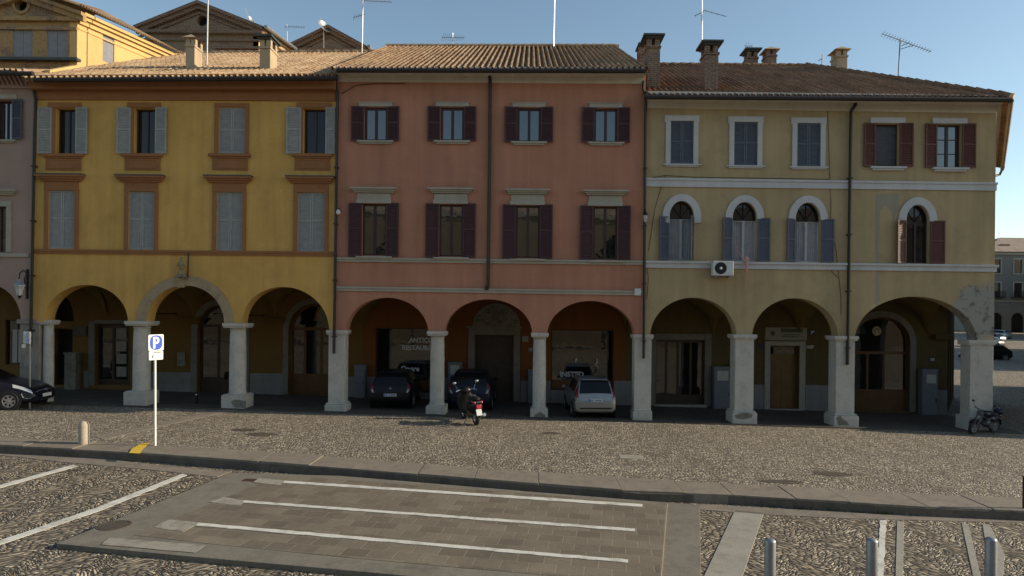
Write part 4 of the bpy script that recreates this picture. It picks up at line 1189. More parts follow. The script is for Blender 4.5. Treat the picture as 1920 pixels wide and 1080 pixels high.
MB().holes([(fx(-215), -.2), (XJ, -.2), (XJ, 6.2), (fx(-215), 6.2)], [sq(10, 600, 50, 684), hd, hl], BY, BY + .35).build('arcade_wall', 'backyellow', rs)
d = door(rs, hd, 'wood_dark', .3, .06, None, (), (118, 712), pane='dark')
MB().holes(hl, [], BY + .3, BY + .32).build('lunette', 'dark', d)
f = window(rs, (10, 600, 50, 684), 'frame_dark', .1, .05, .04, pane='shop_glass', Y=BY)
m = MB(); fbox(m, 20, 618, 38, 680, -.1, .11, BY); m.build('paper_poster', 'paper', f)
m = MB(); xs = [fx(-208), fx(-95), fx(70)]
vault(m, xs[0], xs[1], 3.75, 1.5); vault(m, xs[1], xs[2], 3.75, 1.5); m.build('vault', 'vault_y', rs, smooth=True)
column(rs, -95, 600, 750, 15, yb_top=722)
ev = eave_line(0, 134, 62, 135, EY)
m = tiled(MB(), fx(-215), fx(61), ev, .36, EY, lambda X: 27.2)
m.build('roof', 'tiles', rs, smooth=True, recalc=False)
gutter(rs, -215, 136, 62, 138, EY - .06)

# ---- golden gabled house rising behind the rose one
gA, gB = W(146, 22, 26.0), W(300, 90, 30.4)
ap = W(41, -14, 26.0); gl = W(-62, 24, 26.0)
gh = thing('gabled_house', (ap.x, 26, 0), 'golden yellow house with a round attic opening and sunlit side wall above the rose house', 'building')
zb = 11.5
r1, r2, oc_ = rect(24, 52, 61, 108, 26), rect(88, 51, 125, 108, 26), W(41, 10, 26)
outer = [(gl.x, zb), (gA.x, zb), (gA.x, gA.z), (ap.x, ap.z), (gl.x, gA.z)]
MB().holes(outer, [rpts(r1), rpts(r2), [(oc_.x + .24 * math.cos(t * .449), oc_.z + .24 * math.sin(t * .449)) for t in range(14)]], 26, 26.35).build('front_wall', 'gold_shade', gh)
for r in (r1, r2):
    f = MB().holes(rpts(r), [[(r[0] + .05, r[1] + .05), (r[2] - .05, r[1] + .05), (r[2] - .05, r[3] - .05), (r[0] + .05, r[3] - .05)]], 26.03, 26.09).build('window', 'shutter_old', gh)
    mid = (r[0] + r[2]) / 2
    for a, b in ((r[0] + .05, mid - .008), (mid + .008, r[2] - .05)): MB().box((a, 26.035, r[1] + .05), (b, 26.075, r[3] - .05)).build('shutter', 'shutter_old', f)
f = MB().lathe((oc_.x, 26, oc_.z), [(.24, -.05), (.36, -.05), (.36, .0), (.24, .0)], 20, 'Y', cap=False).build('round_window', 'gold_shade', gh)
MB().lathe((oc_.x, 26.2, oc_.z), [(.26, 0), (.26, .02)], 16, 'Y').build('pane', 'dark', f)
m = MB()
d = (Vector(gA) - Vector(ap)); 
for sgn, e in ((1, gA), (-1, Vector((gl.x, 26, gA.z)))):      # raking mouldings and the horizontal one
    for o, t, w in ((.32, .0, .14), (.2, -.14, .2)):
        p = [(ap.x, ap.z + t), (e.x + sgn * .35, e.z - .12 + t), (e.x + sgn * .35, e.z - .12 + t - w), (ap.x, ap.z + t - w)]
        m.prism(p if sgn > 0 else list(reversed(p)), 26 - o, 26)
m.box((gl.x, 25.85, gA.z - .42), (gA.x + .1, 26, gA.z - .25)).box((gl.x, 25.93, gA.z - .75), (gA.x, 26, gA.z - .65))
m.build('pediment_moulding', 'gold_shade', gh)
m = MB(); r = rect(-60, 109, 149, 114, 25.9); m.box((r[0], 25.75, r[1]), (r[2], 26, r[3])).build('ledge', 'lead', gh)
def gside(a, y, z): return Vector((gA.x, 26, 0)).lerp(Vector((gB.x, 30.4, 0)), a / 4.5) - Vector((-y, 0, 0)) * -1 * 0 + Vector((-y, 0, z))
zt = (gA.z + gB.z) / 2
sw = [(2.0, 13.1), (2.45, 13.1), (2.45, 14.85), (2.0, 14.85)]
wa = W(184, 90, 27.2); wb = W(203, 90, 27.7)
a0, a1 = (wa.y - 26) / 4.4 * 4.5, (wb.y - 26) / 4.4 * 4.5
z0, z1 = W(193, 117, 27.4).z, W(193, 62, 27.4).z
sw = [(a0, z0), (a1 + .1, z0), (a1 + .1, z1), (a0, z1)]
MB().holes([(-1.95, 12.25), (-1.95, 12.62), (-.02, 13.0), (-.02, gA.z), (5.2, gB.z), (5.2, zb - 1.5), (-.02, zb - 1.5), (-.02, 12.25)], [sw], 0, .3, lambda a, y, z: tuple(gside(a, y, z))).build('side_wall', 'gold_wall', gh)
f = MB().holes(sw, [], .04, .1, lambda a, y, z: tuple(gside(a, y, z))).build('window', 'shutter_old', gh)
m = MB()
for k, (o, t, w) in enumerate(((.30, -.02, .12), (.2, -.14, .14), (.09, -.28, .18), (.03, -.62, .06))):
    A, B = gside(-.0, -o, gA.z + t), gside(5.2, -o, gB.z + t)
    A2, B2 = gside(0, .02, gA.z + t), gside(5.2, .02, gB.z + t)
    m.slab([A, B, B2, A2], w)
m.build('side_cornice', 'gold_wall', gh)
rp = [gside(-.5, -.5, gA.z + .03), gside(5.5, -.5, gB.z + .03), Vector((gB.x - 3.2, 31, gB.z + 2.0)), Vector((ap.x, 25.6, ap.z + .1))]
m = MB(); n = 46                        # right-hand slope in tile rows
for i in range(n):
    for hh, u in ((0, 0), (.07, .3), (.07, .55), (0, .85)):
        t = (i + u) / n
        a, b = rp[0].lerp(rp[1], t), rp[3].lerp(rp[2], t)
        m.v += [a + Vector((0, 0, hh)), b + Vector((0, 0, hh))]
m.f = [(2 * i, 2 * i + 2, 2 * i + 3, 2 * i + 1) for i in range(4 * n - 1)]
m.add([rp[3], rp[2], Vector((gl.x - .5, 31, gA.z)), Vector((gl.x - .5, 25.6, gA.z))], [(0, 1, 2, 3)])
m.build('roof', 'tiles', gh, smooth=True, recalc=False)

# ---- old brick gables behind the roofs
def brick_gable(label, Y, left, apex, right, ybot, depth_px, hole, Yd):
    A, B, Cc = W(*left, Y), W(*apex, Y), W(*right, Y)
    h = thing('gabled_house', (B.x, Y, 0), label, 'building')
    zb = W(apex[0], ybot, Y).z - 2
    hol = []
    if hole:
        c = W(*hole, Y); hol = [[(c.x + .29 * math.cos(t * .449), c.z + .29 * math.sin(t * .449)) for t in range(14)]]
    MB().holes([(A.x + .3, zb), (Cc.x - .2, zb), (Cc.x - .2, Cc.z), (B.x, B.z - .1), (A.x + .3, A.z)], hol, Y, Y + .4).build('front_wall', 'old_brick', h)
    if hole: MB().lathe((c.x, Y + .3, c.z), [(.3, 0), (.3, .02)], 16, 'Y').build('round_opening', 'dark', h)
    m = MB()
    for o, t, w in ((.35, .0, .16), (.22, -.16, .22), (.08, -.5, .12)):
        m.prism([(A.x - .1, A.z + t), (B.x, B.z + t), (Cc.x + .1, Cc.z + t), (Cc.x + .1, Cc.z + t - w), (B.x, B.z + t - w), (A.x - .1, A.z + t - w)], Y - o, Y + .02)
    z = (A.z + Cc.z) / 2
    for zz, o, w in ((z - .18, .25, .16), (z - .62, .12, .1)): m.box((A.x, Y - o, zz - w), (Cc.x + .05, Y + .02, zz))
    if hole:
        m.box((Cc.x - 2.6, Y - .1, z - 1.15), (Cc.x - .15, Y + .02, z - 1.0)).box((Cc.x - 3.6, Y - .07, z - 1.7), (Cc.x - .15, Y + .02, z - 1.55))
    m.build('pediment_moulding', 'brick_trim', h)
    D = W(*depth_px, Yd)
    dv = Vector((D.x - Cc.x, Yd - Y, 0))
    pl = lambda a, y, z: tuple(Vector((Cc.x - .2, Y, z)) + dv * a + Vector((-y, 0, 0)))
    MB().holes([(0, zb), (1, zb), (1, D.z - .1), (0, Cc.z - .1)], [], 0, .3, pl).build('side_wall', 'gold_wall', h)
    m = MB()
    for o, t, w in ((.3, -.05, .14), (.16, -.2, .2), (.06, -.6, .1)):
        m.slab([Vector((Cc.x - .2 + o, Y, Cc.z + t)), Vector((Cc.x - .2 + o, Y, Cc.z + t)) + dv + Vector((0, 0, D.z - Cc.z)), Vector((Cc.x - .22, Y, Cc.z + t)) + dv + Vector((0, 0, D.z - Cc.z)), Vector((Cc.x - .22, Y, Cc.z + t))], w)
    m.build('side_cornice', 'chimney_plaster', h)
    m = MB()
    dd = dv + Vector((0, 0, D.z - Cc.z)); e = Vector((0, -.35, .02))
    m.add([Cc + e + Vector((.25, 0, -.05)), Cc + dd + Vector((.25, 0, -.05)), B + dv + Vector((0, 0, .06)), B + e], [(0, 1, 2, 3)])
    m.add([A + e - Vector((.2, 0, .05)), A + dv - Vector((.2, 0, .05)), B + dv + Vector((0, 0, .06)), B + e], [(3, 2, 1, 0)])
    m.build('roof', 'tiles', h, recalc=False)
    MB().tube([Cc + e + Vector((.32, 0, -.05)), Cc + dd + Vector((.32, 0, -.05))], .1, 8).build('gutter', 'galv', h)
    return h
brick_gable('weathered brick gable with a round attic hole rising behind the yellow house', 36, (262, 52), (375, 6), (492, 54), 104, (557, 99), (379, 39), 40.5)
brick_gable('small brick gable with a satellite dish behind the yellow and pink roofs', 40, (549, 86), (618, 51), (684, 90), 108, (700, 104), None, 44)

# ------------------------------------------------------------------ plain blocks for the rest of the square
def block(label, corners, h, mat, rows, cols, face=(0,), roof='tiles_far', win=(.95, 1.6), arches=0, z0=None, balcony=()):
    """a house on a four-cornered plan; corners run so that face k is the wall from corner k to k+1"""
    c = [Vector((x, y, 0)) for x, y in corners]
    mid = sum(c, Vector()) / len(c)
    zg = z0 if z0 is not None else gz(mid.x, min(p.y for p in c)) - .3
    b = thing('town_house', (mid.x, mid.y, zg), label, 'building')
    for k in range(len(c)):
        p, q = c[k], c[(k + 1) % len(c)]
        L = (q - p).length; u = (q - p) / L; nrm = Vector((u.y, -u.x, 0))
        if nrm.dot(p - mid) < 0: nrm = -nrm
        pl = lambda a, y, z, p=p, u=u, nrm=nrm: tuple(p + u * a - nrm * y + Vector((0, 0, z)))
        hs = []; ah_ = []
        if k in face:
            sp = L / cols
            for i in range(cols):
                for r in rows:
                    x = sp * (i + .5)
                    hs.append([(x - win[0] / 2, zg + r), (x + win[0] / 2, zg + r), (x + win[0] / 2, zg + r + win[1]), (x - win[0] / 2, zg + r + win[1])])
                if arches:
                    x = sp * (i + .5)
                    ah_.append([(x - sp * .3, zg + .02), (x + sp * .3, zg + .02)] + arc(x, zg + arches, sp * .3, sp * .3, 12, 0, 180))
        MB().holes([(0, zg - 1), (L, zg - 1), (L, zg + h), (0, zg + h)], hs + ah_, 0, .35, pl).build('wall', mat, b)
        for w_ in hs:
            x0, x1, za, zb_ = w_[0][0], w_[1][0], w_[0][1], w_[2][1]
            f = MB().holes([(x0 - .2, za - .2), (x1 + .2, za - .2), (x1 + .2, zb_ + .25), (x0 - .2, zb_ + .25)], [w_], -.06, .0, pl).build('window', 'greytrim', b)
            MB().holes(w_, [], .18, .2, pl).build('pane', 'glass', f)
            if balcony and abs(w_[0][1] - zg - balcony[0]) < .1:
                m = MB().slab([pl(x0 - .5, -.7, za), pl(x1 + .5, -.7, za), pl(x1 + .5, 0, za), pl(x0 - .5, 0, za)], .15)
                for t in range(13):
                    q_ = Vector(pl(x0 - .5 + (x1 - x0 + 1) * t / 12, -.66, za)); m.box(q_ + Vector((-.02, -.02, 0)), q_ + Vector((.02, .02, .95)))
                m.slab([pl(x0 - .5, -.7, za + 1), pl(x1 + .5, -.7, za + 1), pl(x1 + .5, -.62, za + 1), pl(x0 - .5, -.62, za + 1)], .06)
                m.build('balcony', 'iron', f)
        for a_ in ah_:
            f = MB().holes(a_, [], .3, .32, pl).build('archway', 'dark', b)
        if k in face:
            m = MB()
            for zz, o, t in ((zg + h - .55, .25, .5), (zg + rows[0] - .9, .08, .25)): m.slab([pl(-.02, -o, zz + t), pl(L + .02, -o, zz + t), pl(L + .02, .0, zz + t), pl(-.02, .0, zz + t)], t)
            m.build('cornice', 'greytrim', b)
    up = Vector((0, 0, zg + h))
    o = [p + (p - mid).normalized() * .9 + up for p in c]
    w = min((c[1] - c[0]).length, (c[2] - c[1]).length) / 2
    if (c[1] - c[0]).length > (c[2] - c[1]).length: e0, e1 = (c[0] + c[3]) / 2, (c[1] + c[2]) / 2
    else: e0, e1 = (c[0] + c[1]) / 2, (c[2] + c[3]) / 2
    L = (e1 - e0).length; u = (e1 - e0) / L
    r0, r1 = e0 + u * min(w, L * .45) + up + Vector((0, 0, w * .42)), e1 - u * min(w, L * .45) + up + Vector((0, 0, w * .42))
    if (c[1] - c[0]).length > (c[2] - c[1]).length: fs = [[o[0], o[1], r1, r0], [o[1], o[2], r1], [o[2], o[3], r0, r1], [o[3], o[0], r0]]
    else: fs = [[o[0], o[1], r0], [o[1], o[2], r1, r0], [o[2], o[3], r1], [o[3], o[0], r0, r1]]
    m = MB()
    for f_ in fs: m.add(f_, [tuple(range(len(f_)))])
    m.add([p - Vector((0, 0, .12)) for p in o], [(0, 1, 2, 3)])
    m.build('roof', roof, b)
    return b
FZ = gz(75, 122)
pf = W(1868, 600, 122).x
far = block('pale grey mansion with balconies and an archway at the far end of the side street', [(pf - 2, 122), (pf + 26, 122), (pf + 26, 140), (pf - 2, 140)], 15.2, 'far_stone', (6.8, 11.2), 7, (0,), 'tiles_far', (1.5, 2.6), 2.6, FZ, (6.8,))
cm = MB(); q = W(1880, 462, 126); cm.box((q.x - .5, 125.5, q.z - 2.5), (q.x + .5, 126.5, q.z)).box((q.x - .8, 125.2, q.z), (q.x + .8, 126.8, q.z + .35))
cm.build('chimney', 'chimney_brick', [o for o in far.children if o.name.startswith('roof')][0])
block('plain two-storey ochre house across the side street, just off the right edge', [(21.5, 24.9), (48, 24.9), (55, 41), (33, 41)], 7.4, 'ochre', (4.6,), 6, (0, 3))
block('unseen low block added to shade the forecourt, in front of the ochre house', [(19.6, 23.5), (36, 21.9), (36, 24.6), (21.2, 24.6)], 3.2, 'plinth', (1.1,), 4, (0,), win=(.9, 1.2))  # added out of view, front angled to shape the shadow on the forecourt
block('long grey house further down the side street beyond the gap', [(43, 52), (75, 52), (85, 76), (61.5, 76)], 12.0, 'colgrey', (5.5, 9), 7, (0, 3))
block('rendered town house at the far corner of the side street', [(78, 95), (110, 95), (115, 116), (94, 116)], 12.0, 'rose', (5.5, 9), 7, (0, 3))
block('long cream palace on the opposite side of the square', [(-62, -27), (62, -43), (62, -58), (-62, -42)], 17.0, 'palace', (4.5, 8.5, 12.5), 26, (0,))

# ------------------------------------------------------------------ fittings on the facades
t = thing('wall_lantern', W(52, 545, FY), 'black iron bracket lantern on the rose wall by the drainpipe', 'lantern')
m = MB(); Y = FY - .05
m.box(tuple(W(50.5, 560, FY) - Vector((0, .06, 0))), tuple(W(54, 505, FY)))
m.tube([W(52, 545, FY - .1), W(47, 535, FY - .25), W(46, 522, FY - .35), W(50, 512, FY - .3), W(44, 507, FY - .45), W(37, 512, FY - .6), W(36, 524, FY - .65)], .022, 6)
m.build('bracket', 'iron', t)
c = W(37, 541, FY - .65)
MB().lathe((c.x, c.y, c.z), [(.02, .34), (.06, .28), (.2, .12), (.2, .09), (.02, .09)], 6).build('lantern_cap', 'galv', t)
MB().lathe((c.x, c.y, c.z), [(.07, -.26), (.09, -.24), (.165, .09)], 6).build('lantern_glass', 'frosted', t)
m = MB().lathe((c.x, c.y, c.z), [(.02, -.36), (.05, -.3), (.08, -.25)], 6); m.build('lantern_foot', 'iron', t)
t = thing('wall_lantern', W(1210, 410, FY), 'small black lantern on the seam between the pink and ochre houses', 'lantern')
c = W(1210, 408, FY - .28)
m = MB().tube([W(1207, 398, FY), (c.x, c.y, c.z + .3), (c.x, c.y, c.z + .2)], .02, 6); m.build('bracket', 'iron', t)
MB().lathe(c, [(.02, .22), (.1, .12), (.1, .08), (.03, .08)], 8).build('lantern_cap', 'iron', t)
MB().lathe(c, [(.04, -.16), (.085, .08)], 8).build('lantern_glass', 'frosted', t)

t = thing('air_conditioner', W(1350, 505, FY), 'white air conditioner unit hung on the ochre wall under a blue-shuttered window', 'air conditioner')
r = rect(1331, 491, 1369, 518); y0 = FY - .42
MB().box((r[0], y0, r[1]), (r[2], FY - .14, r[3])).build('casing', 'white_plastic', t, bevel=.02)
cx, cz, rr = r[0] + (r[2] - r[0]) * .37, (r[1] + r[3]) / 2, .215
m = MB().lathe((cx, y0 - .012, cz), [(.03, .0), (rr, .0), (rr, .013), (.03, .013)], 24, 'Y').build('fan_guard', 'iron', t)
MB().ball((cx, y0 - .02, cz), (.05, .02, .05), 10, 6).build('fan_hub', 'white_plastic', m)
m = MB()
for x in (r[0] + .12, r[2] - .12): m.box((x - .02, y0 + .04, r[1] - .05), (x + .02, FY, r[1]))
m.box((r[0] + .02, FY - .06, r[1] - .055), (r[2] - .02, FY - .02, r[1] - .015)).build('bracket', 'galv', t)

c = W(1398, 486, FY - .2)
m = MB()
m.tube([W(1376, 455, FY + .1), W(1384, 472, FY - .05), W(1392, 484, FY - .15), W(1399, 488, FY - .2)], [.012, .015, .02, .03], 8)
m.ball((c.x + .04, c.y, c.z), (.085, .07, .10), 10, 7)
m.tube([(c.x + .03, c.y, c.z), W(1399, 500, FY - .19), W(1400, 512, FY - .17), W(1398, 528, FY - .15), W(1397, 545, FY - .15)], [.07, .04, .018, .022, .012], 8)
tag(m.build('knotted_cloth', 'pink_cloth', smooth=True), 'pink knotted cloth hanging from the sill of a blue-shuttered window', 'cloth')

t = thing('saint_statue', W(340, 519, FY - .1), 'small dark statue of a robed figure on the keystone of the middle yellow arch', 'statue')
b0 = W(340, 520, FY - .2)
MB().box((b0.x - .17, b0.y - .13, b0.z), (b0.x + .17, b0.y + .2, b0.z + .05)).box((b0.x - .12, b0.y - .1, b0.z + .05), (b0.x + .12, b0.y + .16, b0.z + .11)).build('pedestal', 'relief', t)
m = MB().lathe((b0.x, b0.y, b0.z + .1), [(.12, 0), (.105, .1), (.08, .3), (.1, .42), (.085, .5), (.035, .54)], 14, sq=.8)
m.ball((b0.x, b0.y, b0.z + .69), (.05, .055, .065), 10, 8)
m.tube([(b0.x - .09, b0.y, b0.z + .55), (b0.x - .13, b0.y - .05, b0.z + .4), (b0.x - .04, b0.y - .1, b0.z + .42)], .028, 6)
m.tube([(b0.x + .09, b0.y, b0.z + .55), (b0.x + .13, b0.y - .05, b0.z + .42), (b0.x + .06, b0.y - .1, b0.z + .36)], .028, 6)
m.build('figure', 'bronze', t, smooth=True)
MB().tube([(b0.x + .17, b0.y + .12, b0.z), (b0.x + .18, b0.y + .14, b0.z + .9)], .022, 6).build('back_pole', 'iron', t)

def plate(name, px, Y, mat, label, cat, out=.03, group=None):
    r = rect(*px, Y)
    return tag(MB().box((r[0], Y - out, r[1]), (r[2], Y - .002, r[3])).build(name, mat, bevel=.006), label, cat, group)
def on_wall(name, px, Y, mat, label, cat, out=.03):
    r = rect(*px, Y); t = thing(name, ((r[0] + r[2]) / 2, Y, r[1]), label, cat)
    MB().box((r[0], Y - out, r[1]), (r[2], Y - .002, r[3])).build('plate', mat, t, bevel=.005)
    return t, r
t, r = on_wall('door_sign', (1434, 614, 1512, 638), BY, 'paper_dim', 'wide faded sign board above the ochre door in the middle corner-house arch', 'sign', .05)
w = r[2] - r[0]; h = r[3] - r[1]
m = MB(); m.box((r[0] + w * .37, BY - .056, r[1] + h * .62), (r[0] + w * .9, BY - .05, r[1] + h * .93)); m.build('banner', 'sign_green', t)
m = MB(); m.ball((r[0] + w * .18, BY - .052, r[1] + h * .55), (.1, .012, .11), 12, 8); m.build('emblem', 'sign_green', t)
for k, (a, b_, z) in enumerate(((.42, .84, .4), (.38, .8, .25))):
    MB().box((r[0] + w * a, BY - .055, r[1] + h * z), (r[0] + w * b_, BY - .05, r[1] + h * (z + .07))).build('text_line', 'sign_green', t)
for px, txt, lab in (((1742, 670, 1753, 678), '151', 'dark blue house number plate above the cabinet by the arched door'), ((1517, 619, 1529, 628), '79', 'dark house number plate beside the faded sign board')):
    t, r = on_wall('house_number', px, BY, 'plate_dark', lab, 'number plate')
    s = (r[3] - r[1]) * .75
    text_mb(txt, s, lambda a, b: Vector(((r[0] + r[2]) / 2 + a, BY - .034, r[1] + (r[3] - r[1]) * .24 + b))).build('lettering', 'letters', t, recalc=False)
t, r = on_wall('house_number', (1512, 647, 1524, 654), BY, 'backochre', 'white street number painted on the olive wall right of the ochre door', 'number plate', .006)
text_mb('1157', (r[3] - r[1]) * 1.0, lambda a, b: Vector(((r[0] + r[2]) / 2 + a, BY - .01, r[1] + .02 + b))).build('lettering', 'letters', t, recalc=False)
plate('wall_plaque', (979, 630, 991, 641), BY, 'paper_dim', 'square pale plaque at head height right of the carved stone doorway', 'plaque')
plate('wall_plaque', (991, 652, 999, 659), BY, 'paper_dim', 'smaller low pale plaque near the pink column right of the carved doorway', 'plaque')
plate('wall_plaque', (1422, 645, 1432, 654), BY, 'plate_dark', 'small dark plaque on the wall left of the ochre door frame', 'plaque')
plate('notice_box', (334, 661, 348, 686), BY, 'relief', 'dark notice box on the mustard wall behind the middle yellow arch', 'notice box', .08)
plate('shop_sign', (138, 611, 164, 630), BY, 'wood_dark', 'dark sign board on the wall inside the first yellow arch', 'sign', .06)
r = rect(1559, 698, 1572, 726, BY)
t = thing('letter_box', (r[0] + .1, BY, r[1]), 'yellow letter box on the arcade wall half hidden by a square pillar', 'letter box')
MB().box((r[0], BY - .22, r[1]), (r[2], BY - .03, r[3])).build('box', 'yellow_box', t, bevel=.015)
MB().box((r[0] + .03, BY - .23, r[3] - .12), (r[2] - .03, BY - .222, r[3] - .09)).build('slot', 'iron', t)
for px, lab, note, d_ in (((667, 683, 688, 747), 'plain grey metal cabinet left of the dark hatchback under the first pink arch', None, .3), ((841, 678, 867, 752), 'grey metal cabinet with a pale notice beside the carved stone doorway', (846, 684, 862, 701), .3),
                      ((990, 692, 1006, 756), 'narrow grey cabinet behind the right pink column', None, .25), ((1334, 686, 1366, 767), 'wide grey metal cabinet with a pale notice right of the folding glass doors', (1340, 694, 1361, 712), .35),
                      ((1366, 682, 1380, 766), 'narrow taller cabinet squeezed between the wide one and the square pillar', None, .3), ((1720, 691, 1749, 783), 'tall grey cabinet with a pale notice under the dark blue number plate', (1728, 701, 1745, 717), .35)):
    r = rect(*px, BY); t = thing('utility_cabinet', ((r[0] + r[2]) / 2, BY - d_ / 2, r[1]), lab, 'cabinet')
    zb = gz(r[0], 27, .03)
    MB().box((r[0], BY - d_, zb), (r[2], BY - .04, r[3] - .04)).box((r[0] - .015, BY - d_ - .015, r[3] - .04), (r[2] + .015, BY - .035, r[3])).build('housing', 'cabinet', t, bevel=.01)
    dr = MB().box((r[0] + .03, BY - d_ - .012, zb + .1), (r[2] - .03, BY - d_ - .001, r[3] - .07)).build('cabinet_door', 'cabinet', t, bevel=.004)
    MB().box((r[2] - .1, BY - d_ - .03, zb + .55), (r[2] - .07, BY - d_ - .012, zb + .7)).build('handle', 'iron', dr)
    if note:
        q = rect(*note, BY); MB().box((q[0], BY - d_ - .02, q[1]), (q[2], BY - d_ - .0125, q[3])).build('notice', 'paper', t)
r = rect(133, 660, 154, 726, BY); t = thing('stone_pillar', ((r[0] + r[2]) / 2, BY - .25, r[1]), 'stout brown stone pillar against the wall inside the first yellow arch', 'pillar')
MB().box((r[0], BY - .4, gz(r[0], 27)), (r[2], BY - .1, r[3] - .08)).build('shaft', 'relief', t, bevel=.01)
MB().box((r[0] - .03, BY - .43, r[3] - .08), (r[2] + .03, BY - .07, r[3])).build('capital', 'relief', t, bevel=.01)

# ------------------------------------------------------------------ trees on the far side of the square, seen in the window panes
def tree(loc, h, r, label, seed):
    rg = random.Random(seed)
    t = thing('tree', loc, label, 'tree', 'trees across the square', local=True)
    m = MB().tube([(0, 0, -.2), (.05, 0, h * .3), (0, .05, h * .7), (0, 0, h * .95)], [.22, .16, .09, .03], 8)
    for k in range(9):
        a, z = rg.uniform(0, 6.28), h * rg.uniform(.3, .8); l = r * rg.uniform(.5, .9)
        m.tube([(0, 0, z), (l * math.cos(a), l * math.sin(a), z + l * .5)], [.05, .015], 5)
    m.build('trunk', 'bark', t)
    m = MB()
    for k in range(1500):
        z = rg.random() ** .8; a = rg.uniform(0, 6.28)
        rr = r * math.sin(math.pi * min(1, .12 + z * .9)) ** .8 * rg.uniform(.35, 1) * (1 + .25 * math.sin(3 * a + 6 * z))
        p = Vector((rr * math.cos(a), rr * math.sin(a), h * (.25 + .78 * z)))
        u = Vector((rg.uniform(-1, 1), rg.uniform(-1, 1), rg.uniform(-1, 1))).normalized() * .24; v = u.orthogonal() * .8
        m.add([p - u, p - v, p + u, p + v], [(0, 1, 2, 3)])
    m.build('crown', 'leaf', t, recalc=False)
for i, (x, y, h, r) in enumerate(((-13, -18, 13, 2.6), (-4, -21, 10, 2.2), (9, -20, 12, 3.0), (20, -24, 9, 2.4), (-27, -16, 12, 2.8))):
    tree((x, y, gz(x, y, -DROP)), h, r, ['slender dark tree opposite the yellow house', 'short bushy tree opposite the pink arches', 'broad full tree opposite the ochre house', 'small tree at the right of the opposite row', 'tall tree at the left end of the opposite row'][i], i)

t, r = on_wall('junction_box', (1189, 541, 1201, 554), FY, 'white_plastic', 'small pale junction box at the right end of the lower pink string course', 'junction box', .12)
t = thing('flood_lamp', W(634, 397, FY), 'tiny white lamp fixed by the drainpipe at the left edge of the pink wall', 'lamp')
c = W(634, 398, FY - .14)
MB().lathe(c, [(.03, .1), (.07, .05), (.08, -.04), (.05, -.08)], 10).build('lamp_head', 'white_plastic', t, smooth=True)
MB().tube([(c.x, c.y, c.z + .08), (c.x + .03, c.y + .05, c.z + .16), (c.x + .04, FY, c.z + .14)], .012, 5).build('bracket', 'iron', t)
m = MB(); rg = random.Random(11)         # weeds in the joint under the kerb
for px in (1502, 1515, 1560, 1640, 1660, 1652, 1700, 1452, 905, 700, 1610, 1648, 1656):
    q = G(px, 0.0 * px + 953 + (px - 1421) * .026 + 2, -DROP)
    q.y = yline(kf, q.x) - .05
    for k in range(9):
        a, l = rg.uniform(0, 6.28), rg.uniform(.04, .11)
        b0 = q + Vector((rg.uniform(-.12, .12), rg.uniform(-.03, .02), 0)); tip = b0 + Vector((l * .7 * math.cos(a), l * .5 * math.sin(a), l)); sd_ = Vector((-math.sin(a), math.cos(a), 0)) * .012
        m.add([b0 - sd_, b0 + sd_, tip], [(0, 1, 2)])
tag(m.build('weeds', 'weed', recalc=False), 'sparse green weeds growing in the joint at the foot of the kerb', 'weeds', kind='stuff')

# ------------------------------------------------------------------ street furniture
def bollard(loc, h, r, mat, label, group=None, dome=.5, foot=True):
    t = thing('bollard', loc, label, 'bollard', group, local=True)
    prof = [(r, .0), (r, h - r * dome * 1.6)] + [(r * math.cos(R(a)), h - r * dome * 1.6 + r * 1.6 * dome * math.sin(R(a))) for a in (20, 40, 58, 74, 86)]
    MB().lathe((0, 0, 0), prof, 24).build('post', mat, t, smooth=True)
    if foot: MB().lathe((0, 0, 0), [(r * 1.5, -.05), (r * 1.5, .012), (r * 1.02, .02)], 24).build('foot_ring', mat, t)
    return t
p = G(157, 832, .01)
bollard(p, .62, .125, 'bollard_stone', 'round-topped beige stone bollard standing alone on the kerb', None, .75, False)
for i, (x, y) in enumerate(((1444, 1009), (1635, 1009), (1858, 1007))):
    u, v = unroll(x, y); Y = 9.2
    for _ in range(20):
        X = (u - PX) * Y / FPX; Y = FPX * (CAMZ - (gz(X, Y, -DROP) + .95)) / (v - PY)
    bollard((X, Y, gz(X, Y, -DROP)), .95, .078, 'galv', ['grey metal bollard beside the broad pale stone stripe, leftmost of the three', 'grey metal bollard in front of the two straight guide strips, middle of three', 'grey metal bollard at the slanting guide strips, rightmost of the three'][i], 'metal bollards along the bottom edge', .35)
p = G(368, 757, .03)
t = bollard((p.x, p.y, p.z), .34, .06, 'iron', 'small black post with a white top under the middle yellow arch', None, .5)
MB().ball((0, 0, .34), (.03, .03, .03), 8, 6).build('white_tip', 'sign_white', t)
p = G(1921, 953, .01)
t = thing('rusty_post', p, 'rusty square iron post on the kerb at the right edge', 'post', local=True)
MB().box((-.03, -.03, 0), (.05, .03, .66)).build('post', 'rust', t, bevel=.006)
MB().box((-.045, -.045, .66), (.065, .045, .68)).build('post_cap', 'rust', t)

